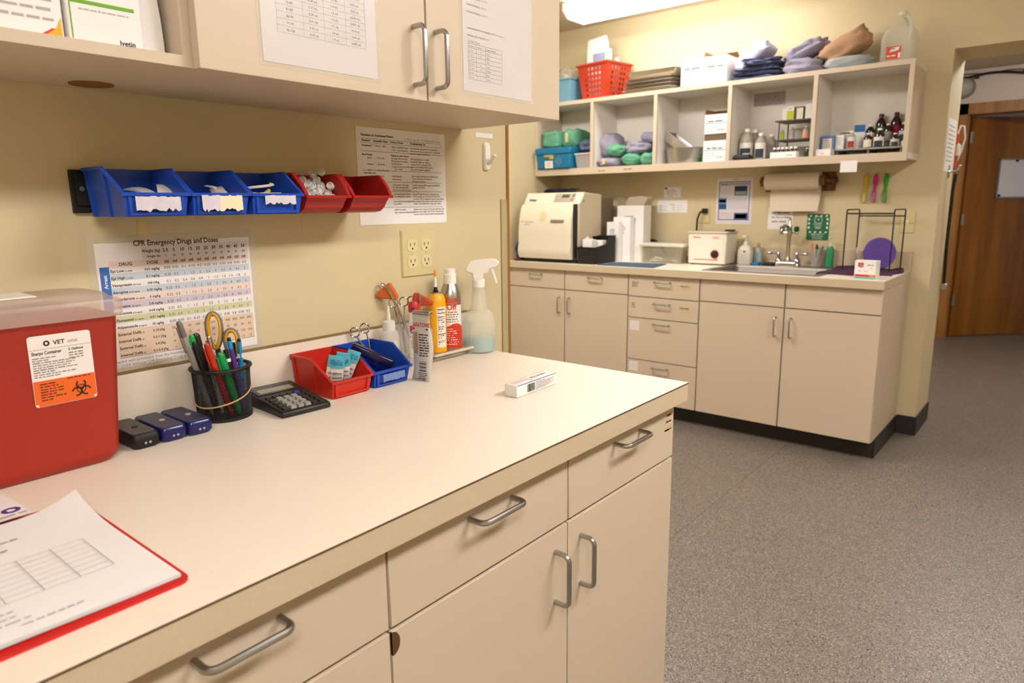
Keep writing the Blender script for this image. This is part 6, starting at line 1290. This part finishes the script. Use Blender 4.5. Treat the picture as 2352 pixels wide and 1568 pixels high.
for i in range(4): p.words(0.006, 0.036, 0.058-i*0.011, 0.004, 0, i)
p.put(t, [M_inkl], FRONT(0.042, 0.035, 0.075))
carton('drug_carton', 'white carton at the back beside the fourth divider', 'box', (2.825, -0.150, Z+0.0345), FAR, 0.05, 0.035, 0.095)
t = carton('drug_carton', 'white carton with dark header at the back of the last compartment', 'box', (2.815, -0.208, Z+0.0345), FAR, 0.052, 0.035, 0.10); p = Print(); p.r(0.003, 0.084, 0.049, 0.094, 0)
for i in range(4): p.words(0.006, 0.046, 0.072-i*0.012, 0.006, 0, i)
p.put(t, [M_inkg], FRONT(0.052, 0.035, 0.10))
t = carton('drug_carton', 'carton with blue top band behind the red labelled bottle', 'box', (2.80, -0.272, Z+0.0345), FAR+0.25, 0.052, 0.05, 0.125); p = Print(); p.r(0.0005, 0.088, 0.0515, 0.1245, 0); p.put(t, [mat('top_blue', '1c64a0', 0.5)], FRONT(0.052, 0.05, 0.125))
jar('labelled_bottle', 'clear bottle with red and white label in the last compartment', 2.715, -0.256, Z+0.0345, 0.021, 0.092, mat('clear_glass', 'c9c2b4', 0.15, alpha=0.6), M_white, mlw, (0.1, 1.0), 0.45, lab2=mat('label_redbrown', '9c3028', 0.5))
t = thing('grey_riser', 'low grey riser board under the vials in the last compartment', 'riser', (2.775, -0.345, Z), FAR)
G().box(-0.165, 0.165, -0.095, 0.105, 0.026, 0.0335).build('board', mat('riser_grey', '9b938c', 0.4), t, bevel=0.002)
for x in (-0.15, 0.0, 0.15): G().box(x-0.004, x+0.004, -0.08, 0.1, 0, 0.026).build('foot', mat('riser_foot', '7d756c', 0.5), t)
t = thing('second_riser', 'raised grey step behind the front vials', 'riser', (2.83, -0.40, Z+0.0342), FAR); G().box(-0.105, 0.105, -0.035, 0.05, 0, 0.03).build('step', MATS['riser_grey'], t, bevel=0.002)
G5 = 'brown glass vials in the last compartment'
for (x, y, zz, r, h, lm, l2, lb) in ((2.735, -0.330, 0.0345, 0.020, 0.076, M_paper_w, None, 'small brown vial with cream label at the riser front'), (2.735, -0.384, 0.0345, 0.0255, 0.096, mlw, mdk, 'large brown vial with dark blue label at the riser front'), (2.735, -0.458, 0.0345, 0.021, 0.068, mlw, mat('label_green', '234a40', 0.5), 'short brown vial with dark green label at the riser front'), (2.735, -0.500, 0.0345, 0.012, 0.05, mlw, None, 'tiny brown vial beside the shelf end panel'),
        (2.82, -0.320, 0.065, 0.022, 0.095, mlw, mat('label_red', 'a02a24', 0.5), 'brown vial with red label on the raised step'), (2.82, -0.405, 0.065, 0.022, 0.095, mat('label_greyw', 'a7a098', 0.6), None, 'brown vial with grey label on the raised step'), (2.82, -0.478, 0.065, 0.022, 0.095, mlw, mdk, 'brown vial with navy label on the raised step'),
        (2.868, -0.358, 0.065, 0.026, 0.15, mat('label_mgreen', '2f7a45', 0.5), None, 'tall brown bottle with green label at the back'), (2.868, -0.430, 0.065, 0.026, 0.153, mat('label_pink', 'c01a60', 0.5), None, 'tall brown bottle with pink dot label at the back'), (2.868, -0.492, 0.065, 0.022, 0.158, mat('label_mgreen', '2f7a45', 0.5), None, 'tall brown bottle beside the end panel at the back')):
    jar('brown_vial', lb, x, y, Z+zz, r, h, M_brown, M_white if x < 2.85 else M_brown, lm, (0.08, 0.85), 0.42, G5, 'vial', l2)
# -- top of the shelf
t = thing('blue_bin', 'pale blue plastic bin on top of the shelf next to the red basket', 'bin', (2.74, 1.592, ZTOP), FAR)
mpb = mat('pale_blue_plastic', '6fa0b4', 0.3)
G().ring([[(q[0], q[1], z) for q in [(hx*sx, hy*sy) for sx, sy in ((-1,-1),(1,-1),(1,1),(-1,1))]] for hx, hy, z in ((0.10, 0.10, 0), (0.116, 0.12, 0.145), (0.113, 0.117, 0.145), (0.097, 0.097, 0.004))]).build('tub', mpb, t, bevel=0.012, seg=3)
G().tube([(-0.119, -0.123, 0.147), (0.119, -0.123, 0.147), (0.119, 0.123, 0.147), (-0.119, 0.123, 0.147)], 0.006, 8, closed=True).build('rim', mpb, t); G().tube([(0.119, -0.05, 0.150), (0.121, -0.03, 0.165), (0.121, 0.03, 0.165), (0.119, 0.05, 0.150)], 0.006, 8).build('handle', mpb, t)
bundle('plastic_bag', 'crumpled clear plastic bag heaped in the pale blue bin', (2.74, 1.592, ZTOP+0.04), FAR, 0.17, 0.18, 0.21, mat('bag_film', 'c9bda6', 0.25, alpha=0.5), 21, 0.25, cat='bag', freq=14)
t = thing('red_basket', 'red plastic basket with round holes on top of the shelf', 'basket', (2.760, 1.300, ZTOP), FAR-0.163)
bw, bd, tw, td, bh = 0.098, 0.100, 0.128, 0.122, 0.215
def holed(g, P, nx, ny, u0, u1, v0, v1, r, stag=True):
    q = [P(0, 0), P(1, 0), P(1, 1), P(0, 1), P(u0, v0), P(u1, v0), P(u1, v1), P(u0, v1)]
    g.add(q, [(0,1,5,4), (1,2,6,5), (2,3,7,6), (3,0,4,7)])
    for j in range(ny):
        for i in range(nx):
            a0, a1 = u0+(u1-u0)*i/nx, u0+(u1-u0)*(i+1)/nx; b0, b1 = v0+(v1-v0)*j/ny, v0+(v1-v0)*(j+1)/ny
            sq = []; ho = []; n = 12; cu, cv = (a0+a1)/2, (b0+b1)/2; hu, hv = (a1-a0)/2, (b1-b0)/2
            for k in range(n):
                a = 2*math.pi*(k+0.5)/n; c, s_ = math.cos(a), math.sin(a); f = 1/max(abs(c), abs(s_)); sq.append(P(cu+hu*c*f, cv+hv*s_*f)); ho.append(P(cu+hu*c*r, cv+hv*s_*r))
            g.add(sq+ho, [(k, (k+1) % n, n+(k+1) % n, n+k) for k in range(n)])
cb = [(-bw, -bd), (bw, -bd), (bw, bd), (-bw, bd)]; ct = [(-tw, -td), (tw, -td), (tw, td), (-tw, td)]
for s_ in range(4):
    a, b, c, d = cb[s_], cb[(s_+1) % 4], ct[(s_+1) % 4], ct[s_]
    def P(u, v, a=a, b=b, c=c, d=d):
        x0, y0 = a[0]+(b[0]-a[0])*u, a[1]+(b[1]-a[1])*u; x1, y1 = d[0]+(c[0]-d[0])*u, d[1]+(c[1]-d[1])*u
        return (x0+(x1-x0)*v, y0+(y1-y0)*v, 0.002+bh*v)
    g = G(); holed(g, P, 5, 6, 0.18, 0.82, 0.06, 0.94, 0.62); o = g.build('side', mat('basket_red', 'b8381c', 0.4), t, smooth=False)
    so = o.modifiers.new('solid', 'SOLIDIFY'); so.thickness = 0.003; so.offset = -1
G().box(-bw, bw, -bd, bd, 0, 0.004).build('floor_panel', MATS['basket_red'], t)
G().tube([(-tw-0.003, -td-0.003, bh+0.002), (tw+0.003, -td-0.003, bh+0.002), (tw+0.003, td+0.003, bh+0.002), (-tw-0.003, td+0.003, bh+0.002)], 0.0075, 8, closed=True).build('rim', MATS['basket_red'], t)
for s in (-1, 1): G().cyl((s*tw*0.985-s*0.012, -td*0.985+0.012, 0.12), (s*tw*0.97-s*0.012, -td*0.97+0.012, 0.2), 0.004, n=8)
for i, (dx, dy, w, d, h, a, mm, lb) in enumerate(((-0.028, -0.03, 0.17, 0.03, 0.385, -0.03, mat('pack_film', 'dfe0da', 0.25), 'large white plastic wrapped pack sticking out of the red basket'), (-0.035, 0.02, 0.15, 0.03, 0.37, -0.06, mat('pack_film2', 'c6d0d2', 0.25), 'pale wrapped pack behind the large white one in the basket'), (0.045, -0.045, 0.07, 0.022, 0.30, 0.08, mat('pack_clear', 'd6d2c2', 0.25, alpha=0.85), 'narrow clear pack standing in the red basket'), (0.062, 0.03, 0.045, 0.02, 0.255, 0.08, mat('pack_clear', 'd6d2c2', 0.25, alpha=0.85), 'small clear pack in the basket corner'))):
    R_ = Matrix.Translation((2.760, 1.300, ZTOP+0.008)) @ Matrix.Rotation(FAR-0.163, 4, 'Z') @ Matrix.Translation((dx, dy, 0)) @ Matrix.Rotation(a, 4, 'Y')
    tt = thing('wrapped_pack', lb, 'pack', M=R_, group='packs in the red basket'); g = G(); n = 10; L = []
    for j in range(n+1):
        v = j/n; k = d*(0.25+0.75*math.sin(math.pi*min(1, v*0.9+0.08))); l = []
        for q in range(14):
            an = 2*math.pi*q/14; l.append((w/2*math.copysign(abs(math.cos(an))**0.5, math.cos(an))*(1-0.02*math.sin(v*14+i))*(1-0.35*max(0, v-0.85)), k/2*math.copysign(abs(math.sin(an))**0.7, math.sin(an))+0.006*math.sin(v*8+i+q*0.7), v*h))
        L.append(l)
    g.ring(L).build('wrap', mm, tt)
    if i == 0: G().box(-0.02, 0.066, -0.0205, -0.012, 0.19, 0.285).build('label', mat('pack_label', '8f98ae', 0.6), tt, bevel=0.001)
mst = mat('tray_steel', 'c4b8a4', 0.34, metal=0.8, var=0.06, vscale=20)
for i in range(5):
    zz = ZTOP+i*0.0205; sc = 1-0.012*i
    t = thing('steel_tray', ['bottom steel tray of the stack beside the red basket', 'second steel tray from the bottom of the stack', 'middle steel tray of the stack', 'fourth steel tray from the bottom of the stack', 'top steel tray of the stack beside the red basket'][i], 'tray', (2.735+0.006*(i % 2), 0.905-0.004*i, zz), FAR-0.03*(i % 2), 'stacked steel trays')
    hh = 0.042 if i == 4 else 0.020
    G().rr([(0.160*sc, 0.105*sc, 0.03, 0), (0.165*sc, 0.110*sc, 0.03, 0.003), (0.178*sc, 0.123*sc, 0.035, hh-0.002), (0.186*sc, 0.131*sc, 0.04, hh-0.001), (0.186*sc, 0.131*sc, 0.04, hh), (0.176*sc, 0.121*sc, 0.035, hh-0.001), (0.162*sc, 0.107*sc, 0.03, 0.004)], 5).build('pan', mst, t, ang=50)
gauze_carton('white supply carton with plain closed top between the steel trays and open carton', 2.745, 0.627, ZTOP, 0.138, 0.20, 0.158, 13, 1, GC)
gauze_carton('white supply carton with open brown flap beside the navy cloth pile', 2.745, 0.485, ZTOP, 0.138, 0.20, 0.155, 17, 2, GC)
GT = 'cloth packs along the shelf top'
for i in range(4):
    bundle('folded_cloth', ['folded slate blue cloth, lowest of the pile on the shelf top', 'folded slate blue cloth, second of the pile on the shelf top', 'folded slate blue cloth, third of the pile on the shelf top', 'rumpled slate blue cloth on the cloth pile by the carton'][i], (2.745, 0.275-0.012*i, ZTOP+0.0245*i), FAR+0.05*i, 0.265-0.02*i, 0.22, 0.024 if i < 3 else 0.04, M_bluecloth, 30+i, 0.30, flat=4, group=GT, freq=22)
bundle('lilac_cloth', 'pale lilac folded cloth leaning up on the slate blue pile', (2.745, 0.270, ZTOP+0.100), FAR, 0.215, 0.19, 0.085, M_lilac, 35, 0.10, flat=6, tilt=-0.62, group=GT)
bundle('grey_pack', 'lower grey wrapped pack on the shelf top beside the cloth pile', (2.735, 0.020, ZTOP), FAR, 0.225, 0.21, 0.088, M_greycloth, 37, 0.2, group=GT, flat=2.6)
bundle('grey_pack', 'upper grey wrapped pack with dark seam lying across two packs', (2.77, 0.012, ZTOP+0.092), FAR, 0.235, 0.17, 0.085, M_greycloth, 39, 0.2, tilt=-0.36, group=GT, flat=2.7)
bundle('tan_pack', 'tan wrapped pack leaning beside the jug', (2.775, -0.208, ZTOP+0.074), FAR, 0.265, 0.18, 0.115, M_tancloth, 41, 0.18, tilt=-0.45, group=GT, flat=3.4)
bundle('pale_pack', 'pale blue grey pack under the tan pack', (2.715, -0.215, ZTOP), FAR, 0.245, 0.18, 0.068, M_palecloth, 43, 0.15, group=GT, flat=2.4)
t = thing('water_jug', 'translucent plastic gallon jug with red label at the shelf end', 'jug', (2.765, -0.435, ZTOP), FAR)
G().rr([(0.068, 0.068, 0.022, 0), (0.076, 0.076, 0.024, 0.006), (0.076, 0.076, 0.024, 0.125), (0.066, 0.066, 0.035, 0.165), (0.042, 0.042, 0.035, 0.200), (0.022, 0.022, 0.02, 0.222), (0.019, 0.019, 0.0185, 0.238)], 6).build('body', mat('jug_plastic', 'dcd6c4', 0.3, alpha=0.36), t, ang=60)
G().lathe([(0.02, 0.236), (0.021, 0.24), (0.021, 0.252), (0.018, 0.255)], 18).build('cap', M_frost, t)
G().tube([(0.015, -0.02, 0.222), (0.035, -0.045, 0.222), (0.055, -0.07, 0.19), (0.06, -0.08, 0.14), (0.055, -0.075, 0.105)], 0.010, 10).build('handle', mat('jug_plastic', 'dcd6c4'), t)
p = Print(); p.r(-0.045, 0.022, 0.022, 0.082, 0); p.add([(-0.03, 0.055, 0), (0.01, 0.062, 0), (0.016, 0.078, 0), (-0.02, 0.074, 0)], [(0,1,2,3)], 1); p.r(0.010, 0.026, 0.020, 0.05, 1); p.words(-0.04, 0.005, 0.035, 0.008, 1, 3); p.words(-0.02, -0.005, 0.068, 0.006, 2, 5)
p.v = [(x, y, 0.0003*(i >= 4)) for i, (x, y, z) in enumerate(p.v)]
p.put(t, [mat('jug_red', 'c0452c', 0.5), mat('jug_white', 'dcd8d0', 0.5), mat('jug_violet', '4a4a80', 0.5)], Matrix(((1,0,0,0),(0,0,-1,-0.0768),(0,1,0,0),(0,0,0,1))), 'label')
